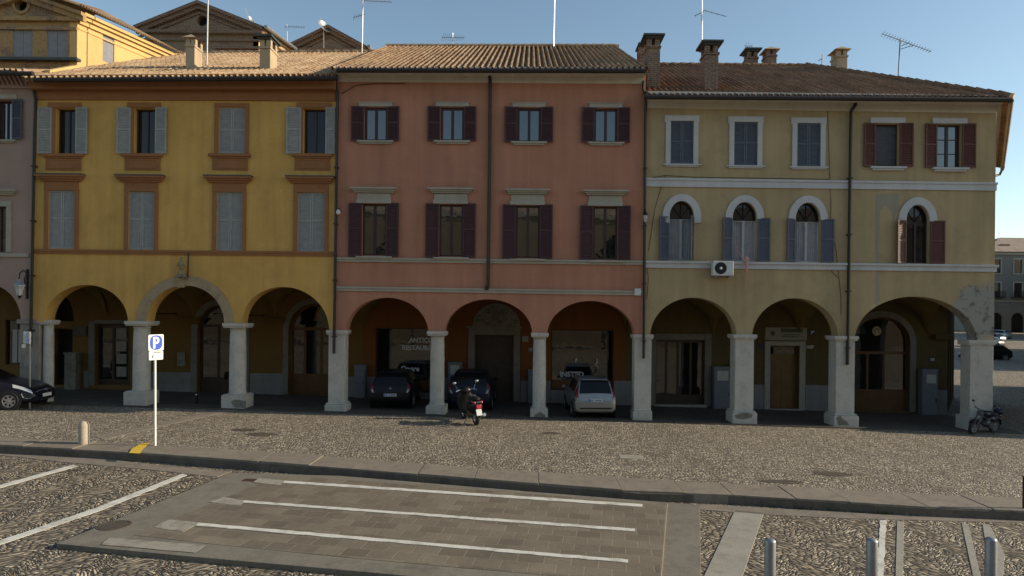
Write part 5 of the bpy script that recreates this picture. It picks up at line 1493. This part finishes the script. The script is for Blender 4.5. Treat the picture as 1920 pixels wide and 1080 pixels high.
def P_shape(mb, w, y):                  # the letter P as a solid shape, w wide
    h = w * 1.75
    o = [(-w * .5, -h / 2), (-w * .14, -h / 2), (-w * .14, -h * .12), (w * .02, -h * .12)] + [(w * .02 + w * .48 * math.sin(R(a)), h * .19 - h * .31 * math.cos(R(a))) for a in range(15, 180, 15)] + [(w * .02, h / 2), (-w * .5, h / 2)]
    i = [(-w * .14, h * .07)] + [(w * .0 + w * .17 * math.sin(R(a)), h * .19 - h * .12 * math.cos(R(a))) for a in range(0, 181, 30)] + [(-w * .14, h * .31)]
    return mb.holes(o, [i], y, y + .001)
def parking_sign(loc, rz, zt, w, label, sub=True, lean=0.0):
    t = thing('parking_sign', loc, label, 'sign', rz=rz, local=True)
    t.rotation_euler = (0, lean, rz)
    MB().tube([(0, 0, -.05), (0, 0, zt)], .03, 10).build('pole', 'sign_white' if sub else 'galv', t, smooth=True)
    h = w * 1.02; zc = zt - h / 2; y = -.035
    o = [(-w / 2 + .03 * (1 - math.cos(0)), 0)]
    def rr(w, h, r, c): 
        pts = []
        for sx, sz, a0 in ((1, -1, -90), (1, 1, 0), (-1, 1, 90), (-1, -1, 180)):
            pts += [(sx * (w / 2 - r) + r * math.cos(R(a0 + a)), c + sz * (h / 2 - r) + r * math.sin(R(a0 + a))) for a in (0, 30, 60, 90)]
        return pts
    pl = MB().prism(rr(w, h, .03, zc), y - .012, y).build('plate', 'sign_white', t)
    MB().prism([(px * .82 * 1.0, zc + (pz - zc) * .9) for px, pz in rr(w, h, w * .38, zc)], y - .0155, y - .0125).build('blue_field', 'sign_blue', pl)
    m = P_shape(MB(), w * .42, 0); m.xform(Matrix.Translation((-.0, y - .018, zc))); m.build('letter_p', 'sign_white', pl)
    if sub:
        h2 = w * .56; z2 = zc - h / 2 - h2 / 2 - .012
        q = MB().prism(rr(w * .93, h2, .02, z2), y - .012, y).build('lower_plate', 'sign_white', t)
        MB().box((-w * .2, y - .0145, z2 + h2 * .3), (w * .3, y - .0125, z2 + h2 * .38)).build('text_line', 'sign_text', q)
        MB().prism([(-w * .28, z2 - .07), (-w * .22, z2 - .07), (-w * .17, z2 + .0), (-w * .2, z2 + .04), (-w * .25, z2)], y - .0145, y - .0125).build('pictogram', 'sign_text', q)
    m = MB()
    for z in (zc + h * .25, zc - h * .25): m.box((-.05, -.036, z - .015), (.05, .035, z + .015))
    m.build('clamp', 'galv', t)
    return t
p = G(291, 835, .01)
zt = W(287, 627, p.y).z - p.z
parking_sign(p, R(63), zt, 29.5 * p.y / FPX, 'blue and white parking sign on a thin white pole at the kerb', lean=-.012)
p = Vector((W(57, 640, 22.6).x, 22.6, 0)); p.z = gz(p.x, p.y)
zt = W(57, 622, p.y).z - p.z
t = parking_sign(p, R(-44), zt, .40, 'second parking sign turned away beside the drainpipe behind the dark car', False)
m = MB().prism([(-.075, zt - .41), (.075, zt - .41), (.075, zt), (-.075, zt)], -.012, .0)
m.xform(Matrix.Rotation(R(100), 4, 'Z')); m.xform(Matrix.Translation((-.215, -.09, 0))); q = m.build('side_plate', 'sign_white', t)
m = MB().box((-.245, -.2, zt - .56), (-.225, -.1, zt - .44)).build('tag', 'sign_white', t)

for i, (x, y, rx, ry, lab) in enumerate(((457, 806, .42, .16, 'dark oval patch left of the pair below the yellow arches'), (490, 814, .5, .17, 'dark oval patch right of the pair below the yellow arches'),
        (1466, 903, .5, .12, 'dark patch close to the kerb, lower of the two on the right'), (1560, 888, .5, .16, 'dark patch in the cobbles, upper of the two on the right'), (1034, 812, .3, .12, 'small dark patch in front of the silver car'))):
    p = G(x, y, .006)  # flat irregular dark patch laid on the cobbles
    prof = []
    for k in range(22):
        a = 2 * math.pi * k / 22; j = random.uniform(.82, 1.1)
        prof.append(Vector((p.x + rx * j * math.cos(a), p.y + ry * 1.6 * j * math.sin(a), gz(p.x + rx * j * math.cos(a), p.y, .006))))
    tag(MB().slab(prof, .02).build('ground_patch', 'drain'), lab, 'drain cover')
p = G(214, 985, PADZ + .004)
t = thing('manhole_cover', p, 'round iron manhole cover at the corner of the paved pad', 'manhole cover', local=True)
MB().lathe((0, 0, 0), [(.27, -.01), (.27, .006), (.24, .008), (.24, .003)], 28, cap=False).build('rim', 'drain', t)
MB().lathe((0, 0, 0), [(.235, -.01), (.235, .004), (.0, .004)], 28).build('lid', 'drain', t)
p = G(468, 900, PADZ + .004)
tag(MB().slab([p + Vector((x, y, 0)) for x, y in ((-.16, -.1), (.15, -.12), (.17, .1), (-.14, .12))], .02).build('drain_grate', 'rust'), 'small rusty drain grate at the end of a painted bay line by the kerb', 'drain grate')

# ------------------------------------------------------------------ aerials on the roofs
def aerial(px_top, px_foot, Y, label, booms=(), r=.02, mat='mast', dish=None, extra=.8):
    a, b = W(*px_foot, Y), W(*px_top, Y)
    t = thing('tv_aerial', b if False else a, label, 'aerial')
    MB().tube([a - Vector((0, 0, extra)), a, b], r, 6).build('mast', mat, t)
    for p0, p1, els, L, up in booms:
        A, B = W(*p0, Y), W(*p1, Y)
        m = MB().tube([A, B], .014, 5); d = (B - A).normalized()
        side_ = Vector((0, 1, 0)) if not up else Vector((0, 0, 1))
        for k in range(els):
            c = A.lerp(B, (k + .5) / els); l_ = L * (1 - .35 * k / max(els, 1))
            s_ = (side_ + Vector((.25, 0, .0))).normalized()
            m.tube([c - s_ * l_, c + s_ * l_], .008, 4)
        m.build('aerial_boom', 'mast_dark', t)
    return t
aerial((391, -40), (388, 126), 26.6, 'tall white mast beside the left plaster chimney on the yellow roof', r=.028)
aerial((538, 46), (539, 84), 40.5, 'small aerial with a thin flat boom between the two brick gables', [((534, 50), (572, 51), 8, .12, True)])
aerial((681, -30), (679, 86), 31.5, 'tall mast with two aerial booms above the left end of the pink roof', [((678, 1), (735, 4), 8, .3, False), ((662, 33), (684, 27), 5, .15, True)], .03)
aerial((849, 62), (849, 84), 33, 'low bristly aerial behind the ridge of the pink roof', [((828, 70), (871, 71), 11, .22, True)])
aerial((1040, -40), (1038, 92), 31.8, 'bare white whip mast on the pink roof ridge', r=.032)
aerial((1316, -40), (1316, 90), 31, 'white mast with a sloping boom rising behind the ochre roof chimney', [((1318, 19), (1362, 31), 4, .12, False), ((1302, 30), (1320, 22), 3, .1, True)], .03)
aerial((1402, 84), (1402, 100), 34, 'tiny aerial over the ochre roof ridge', [((1396, 86), (1411, 87), 4, .2, True)], .015)
aerial((1542, 102), (1541, 120), 31.6, 'short bent aerial stub on the hip of the ochre roof', [((1534, 114), (1542, 110), 2, .05, True)], .02, 'mast_dark')
aerial((1688, 72), (1684, 146), 27.6, 'long slanting aerial on a pole above the hip of the corner roof', [((1653, 63), (1746, 97), 18, .28, False), ((1689, 92), (1712, 85), 1, .02, True), ((1690, 86), (1705, 80), 1, .02, True)], .025, 'mast_dark')
def dish(px, Y, r, label, az):
    c = W(*px, Y); t = thing('satellite_dish', c, label, 'satellite dish')
    m = MB(); vs = []; n = 18
    for k in range(5):
        q = r * k / 4
        vs += [Vector((q * math.cos(2 * math.pi * j / n), -.35 * r * (q / r) ** 2, q * math.sin(2 * math.pi * j / n))) for j in range(n)]
    m.add(vs, [(k * n + j, k * n + (j + 1) % n, (k + 1) * n + (j + 1) % n, (k + 1) * n + j) for k in range(4) for j in range(n)])
    m.xform(Matrix.Translation(c) @ Matrix.Rotation(R(az), 4, 'Z') @ Matrix.Rotation(R(-28), 4, 'X'))
    m.build('dish', 'galv', t, smooth=True)
    MB().tube([c + Vector((0, .1, 0)), c + Vector((0, .15, -1.2))], .03, 6).tube([c, c + Vector((-.15, -.3, .6))], .02, 5).build('dish_arm', 'mast', t)
dish((606, 52), 39.6, .42, 'pale satellite dish on top of the small brick gable', 55)
dish((468, 38), 38, .24, 'grey satellite dish on the right slope of the larger brick gable', 70)

# ------------------------------------------------------------------ cars
def cr(p, t):                           # Catmull-Rom through rows of numbers
    i = min(int(t), len(p) - 2); f = t - i
    a, b, c, d = p[max(i - 1, 0)], p[i], p[i + 1], p[min(i + 2, len(p) - 1)]
    return [0.5 * ((2 * q) + (r - p_) * f + (2 * p_ - 5 * q + 4 * r - s) * f * f + (3 * q - p_ - 3 * r + s) * f ** 3) for p_, q, r, s in zip(a, b, c, d)]
class Car:
    def __init__(s, st, belt): s.st, s.belt = st, belt
    def at(s, x):
        st = s.st
        i = 0
        while i < len(st) - 2 and x > st[i + 1][0]: i += 1
        t = i + (x - st[i][0]) / (st[i + 1][0] - st[i][0])
        return cr(st, max(0, min(t, len(st) - 1.0001)))
    def pt(s, x, q):                    # q 0..14 round the section, 7 = middle of the top
        _, zb, zt, w, wr = s.at(x)
        zw = min(s.belt, zt - .07)
        ring_ = [(0, zb), (w * .78, zb), (w * .97, zb + .1), (w, zb + (zw - zb) * .6), (w * .965, zw), (wr * 1.0, zt - .05), (wr * .86, zt - .008), (0, zt + .012)]
        sg = 1
        if q > 7: q = 14 - q; sg = -1
        i = min(int(q), 6); f = q - i
        y, z = (ring_[i][0] + (ring_[i + 1][0] - ring_[i][0]) * f, ring_[i][1] + (ring_[i + 1][1] - ring_[i][1]) * f)
        if 0 < i < 6:                   # soften the corners a little
            c = cr(ring_, q); y, z = y * .45 + c[0] * .55, z * .45 + c[1] * .55
        return Vector((x, sg * y, z))
    def nrm(s, x, q):
        e = .02
        a = s.pt(min(x + e, s.st[-1][0]), q) - s.pt(max(x - e, 0), q); b = s.pt(x, min(q + .05, 14)) - s.pt(x, max(q - .05, 0))
        n = b.cross(a)
        return -n.normalized() if n.length > 1e-9 else Vector((0, 0, 1))
    def panel(s, x0, x1, q0, q1, off, nx=8, nq=8, skew=0.0, skew2=0.0):
        m = MB(); c = Vector((s.st[-1][0] / 2, 0, .7))
        for i in range(nx + 1):
            for j in range(nq + 1):
                f, g = i / nx, j / nq
                x, q = x0 + (x1 - x0) * f + skew * g + (skew2 * g if i == nx else 0), q0 + (q1 - q0) * g
                x = max(0, min(x, s.st[-1][0]))
                p, n = s.pt(x, q), s.nrm(x, q)
                if n.dot(p - c) < 0: n = -n
                m.v.append(p + n * off)
        m.f = [(i * (nq + 1) + j, i * (nq + 1) + j + 1, (i + 1) * (nq + 1) + j + 1, (i + 1) * (nq + 1) + j) for i in range(nx) for j in range(nq)]
        return m
HATCH = [(0, .40, .70, .66, .60), (.03, .32, .80, .75, .68), (.07, .28, .94, .79, .71), (.16, .25, 1.10, .81, .69), (.30, .23, 1.28, .82, .65), (.44, .22, 1.42, .825, .61), (.62, .21, 1.475, .83, .60), (1.1, .2, 1.50, .83, .60),
         (1.8, .2, 1.49, .83, .60), (2.2, .2, 1.42, .83, .61), (2.6, .2, 1.19, .825, .65), (2.9, .2, 1.0, .82, .70), (3.3, .2, .92, .80, .70), (3.6, .22, .82, .76, .66), (3.78, .25, .70, .68, .58), (3.86, .33, .58, .58, .48)]
SEDAN = [(0, .42, .72, .66, .6), (.05, .32, .88, .76, .68), (.12, .26, .98, .80, .70), (.3, .22, 1.10, .82, .68), (.6, .2, 1.34, .83, .63), (.9, .2, 1.44, .83, .60), (1.4, .2, 1.48, .835, .60),
         (1.9, .2, 1.45, .835, .60), (2.35, .2, 1.30, .83, .63), (2.85, .2, 1.04, .83, .70), (3.1, .2, .95, .83, .72), (3.5, .2, .89, .82, .71), (3.8, .21, .80, .79, .67), (4.02, .23, .68, .72, .60), (4.14, .28, .58, .62, .50), (4.18, .36, .50, .5, .4)]
def wheel(t, x, y, r, spokes=7, rim='rim'):
    s_ = 1 if y > 0 else -1
    w = MB().lathe((x, y, r), [(r * .66, -.085), (r * .93, -.09), (r, -.06), (r, .06), (r * .93, .09), (r * .66, .085)], 26, 'Y', cap=False).build('wheel', 'tyre', t, smooth=True)
    m = MB().lathe((x, y, r), [(r * .64, s_ * .03), (r * .67, s_ * .088), (r * .60, s_ * .085), (r * .58, s_ * .05)], 24, 'Y', cap=False)
    for k in range(spokes):
        a = 2 * math.pi * k / spokes; c, n = math.cos(a), math.sin(a)
        vs = []
        for rr_, hw in ((.08, .035), (.62, .022)):
            for h_ in (-1, 1):
                for yy in (.055, .082): vs.append((x + r * rr_ * c - h_ * hw * n, y + s_ * yy, r + r * rr_ * n + h_ * hw * c))
        m.add(vs, [(0, 1, 3, 2), (4, 6, 7, 5), (0, 4, 5, 1), (2, 3, 7, 6), (1, 5, 7, 3), (0, 2, 6, 4)])
    m.lathe((x, y, r), [(.05, s_ * .05), (.055, s_ * .085), (.02, s_ * .09)], 12, 'Y')
    m.build('rim', rim, w, smooth=False)
def make_car(label, st, paint, loc, rz, scale=1.0, belt=.93, rear=True, details='hatch', group=None, simple=False):
    t = thing('parked_car', loc, label, 'car', group, rz=rz, local=True)
    t.scale = (scale,) * 3
    c = Car(st, belt); L = st[-1][0]
    xs = sorted(set([0, .015, .03, .05, .07, .1, .13] + [i * L / 60 for i in range(3, 61)] + [L - .05, L - .02, L]))
    qs = [i * 14 / 56 for i in range(57)]
    m = MB(); m.v = [c.pt(x, q) for x in xs for q in qs]; nq = len(qs)
    m.f = [(i * nq + j, i * nq + j + 1, (i + 1) * nq + j + 1, (i + 1) * nq + j) for i in range(len(xs) - 1) for j in range(nq - 1)]
    m.f += [tuple(range(nq - 1, -1, -1)), tuple(range((len(xs) - 1) * nq, len(xs) * nq))]
    body = m.build('body', paint, t, smooth=True)
    r = .305
    wx = (.68, L - .80) if st is not SEDAN else (.72, L - .72)
    for x in wx:
        for sg in (-1, 1):
            y = sg * (c.at(x)[3] - .075)
            MB().lathe((x, sg * (c.at(x)[3] + .0), r), [(r * .2, -.01), (r * 1.2, -.012), (r * 1.2, .008), (r * .2, .008)], 26, 'Y').build('wheel_arch', 'tyre', t)
            wheel(t, x, y + sg * .015, r)
    top = 5.75
    def xz(z, q=7):                     # x on the rear slope / front slope where the top reaches z
        x = 0
        while c.at(x)[2] < z: x += .005
        return x
    def xf(z):
        x = L
        while c.at(x)[2] < z: x -= .005
        return x
    zr = max(s_[2] for s_ in st)
    c.panel(xz(belt + .05), xz(zr - .08), 5.9, 8.1, .006).build('rear_window', 'car_glass', t, smooth=True)
    c.panel(xf(zr - .08), xf(belt + .08), 5.75, 8.25, .006).build('windscreen', 'car_glass', t, smooth=True)
    for q0, q1 in ((4.12, 4.86), (9.88, 9.14)):
        for a, b in ((.48, 1.18), (1.26, xf(zr - .1) - .05)): c.panel(a, b, q0, q1, .006, 8, 4, .12 if a < 1 else .0, -.0 if a < 1 else -.35).build('side_window', 'car_glass', t, smooth=True)
        MB().box((1.95, 0, 0), (1.95, 0, 0)) if False else None
    for sg in (-1, 1):
        x = xf(zr - .3) ; y = sg * (c.at(x)[3] + .09)
        mm = MB().ball((x, y, belt + .06), (.06, .1, .075), 10, 7).build('wing_mirror', paint, t, smooth=True)
    if simple: return t
    # tail
    for sg in (0, 1):
        f = lambda q: q if sg == 0 else 14 - q
        if details == 'wagon':
            o = c.panel(.03, .30, f(3.75), f(5.5), .010, 8, 6).build('tail_light', 'tail_red', t, smooth=True)
        else: o = c.panel(.02, .17, f(3.8), f(5.5), .010, 6, 6).build('tail_light', 'tail_red', t, smooth=True)
        c.panel(.015, .05, f(4.2), f(5.3), .011, 3, 4).build('reverse_lamp', 'lamp_clear', o, smooth=True)
        c.panel(L - .62, L - .17, f(4.35), f(5.6), .008, 8, 4, .03).build('headlight', 'lamp_clear', t, smooth=True)
    zp = .60 if details == 'hatch' else .74
    xp = xz(zp) - .012 if zp > st[0][2] else -.012
    m = MB().box((-.012, -.26, -.055), (.0, .26, .055)); tl = Matrix.Translation((xp, 0, zp)) @ Matrix.Rotation(R(0 if zp < .7 else 12), 4, 'Y'); m.xform(tl)
    pl = m.build('number_plate', 'plate_white', t)
    m = MB()
    for k in range(7):
        if k == 2: continue
        m.box((-.0145, .19 - k * .062 - .018, -.03), (-.0125, .19 - k * .062 + .018, .03))
    m.xform(tl); m.build('plate_marks', 'plate_ink', pl)
    m = MB().box((-.0145, .215, -.05), (-.0125, .258, .05)); m.xform(tl); m.build('plate_band', 'sign_blue', pl)
    m = MB(); x = xz(.86)
    if details == 'hatch':              # three small lozenges
        for a in (90, 210, 330):
            u, v = math.cos(R(a)) * .03, math.sin(R(a)) * .03
            p_ = [(u + .028 * math.cos(R(a + q)) * k_, v + .028 * math.sin(R(a + q)) * k_) for q, k_ in ((0, 1), (90, .6), (180, 1), (270, .6))]
            m.add([(x - .02 + .004 * 0, -y_, .86 + z_) for y_, z_ in p_], [(0, 1, 2, 3)])
    else:
        m.add([(x - .02, -y_, .87 + z_) for y_, z_ in ((0, -.05), (.032, 0), (0, .05), (-.032, 0), (0, -.028), (.016, 0), (0, .028), (-.016, 0))], [(0, 1, 5, 4), (1, 2, 6, 5), (2, 3, 7, 6), (3, 0, 4, 7)])
    m.build('badge', 'chrome', t)
    m = c.panel(.0, .10, 2.0, 4.0, .012, 4, 6)
    c.panel(.02, .5, 3.15, 3.35, .006, 8, 2).build('bumper_seam', 'tyre', t)
    m = MB().tube([(xz(1.02) - .02, -.0, 1.02), (xz(1.1) - .03, .22, 1.08), (xz(1.1) - .03, .3, 1.08)], .012, 5).build('rear_wiper', 'tyre', t)
    x = xz(zr - .06)
    MB().box((x - .1, -.52, zr - .055), (x + .1, .52, zr - .02)).build('roof_spoiler', paint, t, bevel=.015)
    if details == 'wagon':
        for sg in (-1, 1): MB().tube([(.75, sg * .53, zr - .01), (.9, sg * .54, zr + .05), (2.0, sg * .54, zr + .04), (2.15, sg * .53, zr - .03)], .016, 6).build('roof_rail', 'chrome', t, smooth=True)
        MB().box((-.02, -.62, .40), (.02, .62, .46)).build('bumper_strip', 'tyre', t, bevel=.01)
    return t
def rear_at(px, py, dz=0.0, Y=None):
    p = G(px, py) if Y is None else None
    if Y is not None:
        X = W(px, py, Y).x; p = Vector((X, Y, gz(X, Y, .035)))
    return p
make_car('black hatchback parked nose-in under the first pink arch', HATCH, 'paint_black', rear_at(731, 770, Y=24.55), R(93), .95, .92)
make_car('dark blue car half hidden behind the motor scooter', HATCH, 'paint_navy', rear_at(879, 772, Y=24.75), R(90), 1.0, .95)
make_car('silver estate car with roof rails backed up to the sunlight', [(a, b, z * 1.03, w, q) for a, b, z, w, q in HATCH], 'paint_silver', rear_at(1117, 786, Y=23.75), R(94), .94, .95, details='wagon')
# the car at the left edge, front towards the camera side
p = G(19, 769); th = R(9); s = 1.02
wp = Matrix.Rotation(th, 3, 'Z') @ Vector(((4.18 - .72) * s, -.76 * s, 0))
lc = make_car('dark blue saloon with bright headlights cut off by the left edge', SEDAN, 'paint_dark', (p.x - wp.x, p.y - wp.y, p.z), th, s, .93, simple=True)
c = Car(SEDAN, .93); L = 4.18
for sg in (0, 1):
    f = lambda q: q if sg == 0 else 14 - q
    h_ = c.panel(L - .62, L - .10, f(3.75), f(5.1), .012, 8, 5, -.08).build('headlight', 'lamp_bright', lc, smooth=True)
    c.panel(L - .36, L - .13, f(2.5), f(3.3), .008, 6, 4).build('fog_lamp_recess', 'tyre', lc, smooth=True)
    m = MB().tube([c.pt(x, f(q)) + Vector((.006, 0, 0)) for x, q in ((L - .38, 3.1), (L - .33, 2.5), (L - .2, 2.35), (L - .12, 2.7))], .012, 6).build('chrome_trim', 'chrome', lc)
m = MB().tube([c.pt(L - .06, q) + Vector((.012, 0, .01)) for q in (5.2, 5.6, 6.3, 7, 7.7, 8.4, 8.8)], .02, 6).build('chrome_trim', 'chrome', lc)
MB().box((L - .005, -.26, .38), (L + .012, .26, .49)).build('number_plate', 'sign_white', lc)
MB().lathe((L - .01, 0, .60), [(.055, -.01), (.06, .01), (.02, .025)], 14, 'X').build('badge', 'chrome', lc)
MB().box((L - .08, -.4, .29), (L + .004, .4, .345)).build('lower_grille', 'tyre', lc, bevel=.01)
# parked cars far down the side street
fc = make_car('dark saloon nearest along the side street, in the shade', SEDAN, 'paint_black', (0, 0, 0), 0, simple=True, group='cars parked down the side street')
spots = [(1890, 676, R(175), 'dark saloon nearest along the side street, in the shade', 'paint_black'), (1879, 655, R(120), 'dark car parked by the corner pier far down the side street', 'paint_navy'),
         (1882, 645, R(118), 'grey car in the row far down the side street', 'paint_grey'), (1894, 637, R(115), 'pale car farthest down the side street by the archway', 'paint_silver')]
for i, (x, y, rz, lab, pm) in enumerate(spots):
    p = G(x, y)
    o = fc if i == 0 else copy_tree(fc, p, rz, lab)
    o.location = p; o.rotation_euler = (0, 0, rz)
    if i:
        for ch in o.children:
            if ch.name.startswith(('body', 'wing_mirror')):
                ch.data = ch.data.copy(); ch.data.materials[0] = M[pm]

# ------------------------------------------------------------------ two-wheelers
def two_wheel(t, x, r, w, spokes=5):
    o = MB().lathe((x, 0, r), [(r * .62, -w * .4), (r * .86, -w * .5), (r * .97, -w * .3), (r, 0), (r * .97, w * .3), (r * .86, w * .5), (r * .62, w * .4)], 26, 'Y', cap=False).build('wheel', 'tyre', t, smooth=True)
    m = MB().lathe((x, 0, r), [(r * .56, -w * .36), (r * .65, -w * .4), (r * .65, w * .4), (r * .56, w * .36)], 22, 'Y', cap=False).lathe((x, 0, r), [(.04, -w * .5), (.055, 0), (.04, w * .5)], 12, 'Y')
    for k in range(spokes):
        a = 2 * math.pi * k / spokes
        m.tube([(x + .03 * math.cos(a), 0, r + .03 * math.sin(a)), (x + r * .6 * math.cos(a + .15), 0, r + r * .6 * math.sin(a + .15))], .018, 5)
    m.build('rim', 'rim', o)
# motor scooter
pr_, rz = G(893, 797), R(113)
t = thing('motor_scooter', pr_, 'black motor scooter with red tail lights and a white plate standing in the sun', 'scooter', rz=rz, local=True)
t.rotation_euler = (R(-4), 0, rz); t.scale = (1.05,) * 3
two_wheel(t, 0, .255, .13); two_wheel(t, 1.27, .255, .12)
m = MB()                                # body: floor, leg shield and rear shell in one skin of rings
rings = [(-.32, .71, .08, .06), (-.22, .67, .15, .13), (0, .60, .25, .23), (.25, .54, .27, .26), (.42, .44, .17, .17), (.50, .32, .15, .07), (.7, .30, .16, .045), (.9, .31, .2, .05), (1.0, .45, .26, .10), (1.03, .65, .29, .10), (.99, .85, .25, .09), (.94, .97, .14, .07)]
n = 14
for i, (x, z, w, h) in enumerate(rings):
    a = rings[max(i - 1, 0)]; b = rings[min(i + 1, len(rings) - 1)]
    d = Vector((b[0] - a[0], 0, b[1] - a[1])).normalized(); up = Vector((-d.z, 0, d.x))
    m.v += [Vector((x, w * math.cos(2 * math.pi * k / n), z)) + up * h * math.sin(2 * math.pi * k / n) for k in range(n)]
m.f = [(i * n + j, i * n + (j + 1) % n, (i + 1) * n + (j + 1) % n, (i + 1) * n + j) for i in range(len(rings) - 1) for j in range(n)] + [tuple(range(n)), tuple(range((len(rings) - 1) * n, len(rings) * n))]
m.build('body', 'scooter_black', t, smooth=True)
MB().ball((.16, 0, .83), (.42, .15, .075), 14, 8).ball((-.08, 0, .87), (.24, .14, .07), 12, 7).build('seat', 'tyre', t, smooth=True)
f_ = MB().tube([(.97, 0, .95), (1.08, 0, .62), (1.24, 0, .27)], [.04, .04, .035], 8).build('fork', 'iron', t, smooth=True)
m = MB()
for k in range(9):
    a = R(25 + k * 16); m.v += [Vector((1.27 + .3 * math.cos(a), s_, .255 + .3 * math.sin(a))) for s_ in (-.075, -.03, .03, .075)]
m.f = [(4 * i + j, 4 * i + j + 1, 4 * i + j + 5, 4 * i + j + 4) for i in range(8) for j in range(3)]
m.build('front_mudguard', 'scooter_black', t, smooth=True)
MB().ball((.97, 0, 1.02), (.16, .21, .14), 12, 8).build('handlebar_cowl', 'scooter_black', t, smooth=True)
m = MB().tube([(.86, .36, 1.02), (.93, .22, 1.05), (.96, 0, 1.03), (.93, -.22, 1.05), (.86, -.36, 1.02)], .018, 8).build('handlebar', 'chrome', t, smooth=True)
for sg in (-1, 1):
    o = MB().tube([(.9, sg * .28, 1.05), (.92, sg * .33, 1.18), (.9, sg * .38, 1.27)], .008, 5).build('mirror_stem', 'chrome', t)
    MB().ball((.89, sg * .39, 1.3), (.018, .065, .045), 10, 7).build('mirror', 'chrome', o, smooth=True)
    MB().ball((-.30, sg * .115, .77), (.05, .045, .045), 10, 7).build('indicator', 'tail_bright', t, smooth=True)
MB().box((-.38, -.08, .58), (-.31, .08, .70)).build('tail_light', 'tail_bright', t, bevel=.015)
m = MB().box((-.012, -.09, -.10), (0, .09, .10)); m.xform(Matrix.Translation((-.37, 0, .46)) @ Matrix.Rotation(R(20), 4, 'Y')); m.build('number_plate', 'sign_white', t)
m = MB().box((-.03, -.06, -.16), (-.01, .06, .14)); m.xform(Matrix.Translation((-.33, 0, .50)) @ Matrix.Rotation(R(20), 4, 'Y')); m.build('rear_mudguard', 'scooter_black', t)
MB().tube([(.3, -.15, .25), (.0, -.19, .28), (-.3, -.2, .36)], [.03, .05, .055], 10).build('exhaust', 'galv', t, smooth=True)
m = MB().tube([(-.3, .16, .78), (-.15, .18, .84), (.05, .17, .86)], .014, 6).tube([(-.3, -.16, .78), (-.15, -.18, .84), (.05, -.17, .86)], .014, 6).tube([(-.3, .16, .78), (-.36, 0, .79), (-.3, -.16, .78)], .014, 6)
m.build('grab_rail', 'chrome', t, smooth=True)
MB().tube([(.5, .1, .3), (.45, .2, .12), (.42, .28, .015)], .014, 6).build('kickstand', 'iron', t)
# motorcycle by the corner pier
X, Y = W(1862, 803, 23.75).x, 23.75
t = thing('motorcycle', (X, Y, gz(X, Y)), 'dark motorcycle leaning on its stand in the shade by the corner pier', 'motorcycle', rz=R(204), local=True)
t.rotation_euler = (R(-9), 0, R(204)); t.scale = (.9,) * 3
two_wheel(t, 0, .29, .13); two_wheel(t, 1.3, .3, .11)
m = MB()
for sg in (-1, 1): m.tube([(1.3, sg * .08, .3), (1.1, sg * .09, .72), (1.0, sg * .09, .95)], [.026, .03, .03], 8)
m.build('fork', 'galv_dark', t, smooth=True)
MB().tube([(1.02, 0, .82), (.75, 0, .62), (.6, 0, .38), (.3, 0, .36), (.15, 0, .62), (.5, 0, .78), (.98, 0, .86)], .03, 8).build('frame', 'iron', t, smooth=True)
m = MB().ball((.55, 0, .43), (.2, .15, .16), 12, 8).box((.5, -.1, .5), (.72, .1, .66)).lathe((.5, 0, .38), [(.12, -.19), (.13, -.15), (.13, .15), (.12, .19)], 14, 'Y')
m.build('engine', 'galv_dark', t, smooth=True)
MB().ball((.68, 0, .83), (.27, .15, .13), 14, 9).build('fuel_tank', 'paint_navy', t, smooth=True)
MB().ball((.28, 0, .60), (.32, .15, .15), 14, 8).build('side_panel', 'paint_navy', t, smooth=True)
MB().ball((.22, 0, .79), (.33, .13, .07), 14, 7).build('seat', 'tyre', t, smooth=True)
m = MB()
for k in range(9):
    a = R(40 + k * 17); m.v += [Vector((.33 * math.cos(a), s_, .29 + .34 * math.sin(a))) for s_ in (-.08, -.03, .03, .08)]
m.f = [(4 * i + j, 4 * i + j + 1, 4 * i + j + 5, 4 * i + j + 4) for i in range(8) for j in range(3)]
m.build('rear_mudguard', 'paint_navy', t, smooth=True)
m = MB()
for k in range(8):
    a = R(30 + k * 17); m.v += [Vector((1.3 + .34 * math.cos(a), s_, .3 + .34 * math.sin(a))) for s_ in (-.06, -.02, .02, .06)]
m.f = [(4 * i + j, 4 * i + j + 1, 4 * i + j + 5, 4 * i + j + 4) for i in range(7) for j in range(3)]
m.build('front_mudguard', 'iron', t, smooth=True)
MB().lathe((1.1, 0, .88), [(.03, -.1), (.09, -.06), (.1, .03), (.085, .05)], 16, 'X').build('headlight', 'galv_dark', t, smooth=True)
MB().tube([(.82, .38, .98), (.92, .3, 1.03), (.98, .08, .98), (.98, -.08, .98), (.92, -.3, 1.03), (.82, -.38, .98)], .016, 8).build('handlebar', 'iron', t, smooth=True)
for sg in (-1, 1):
    o = MB().tube([(.9, sg * .3, 1.03), (.95, sg * .36, 1.18), (.93, sg * .4, 1.24)], .008, 5).build('mirror_stem', 'iron', t)
    MB().ball((.92, sg * .42, 1.26), (.02, .06, .04), 10, 7).build('mirror', 'iron', o, smooth=True)
    MB().ball((-.2, sg * .17, .66), (.04, .03, .03), 8, 6).build('indicator', 'amber', t)
MB().tube([(.6, -.14, .3), (.3, -.17, .24), (-.35, -.18, .32)], [.025, .045, .05], 10).build('exhaust', 'galv', t, smooth=True)
MB().ball((-.1, 0, .88), (.2, .18, .14), 14, 9).build('luggage_box', 'paint_navy', t, smooth=True)
MB().box((-.36, -.05, .62), (-.31, .05, .68)).build('tail_light', 'tail_red', t, bevel=.01)
MB().tube([(.45, .12, .3), (.42, .2, .14), (.4, .26, .02)], .013, 6).build('kickstand', 'iron', t)
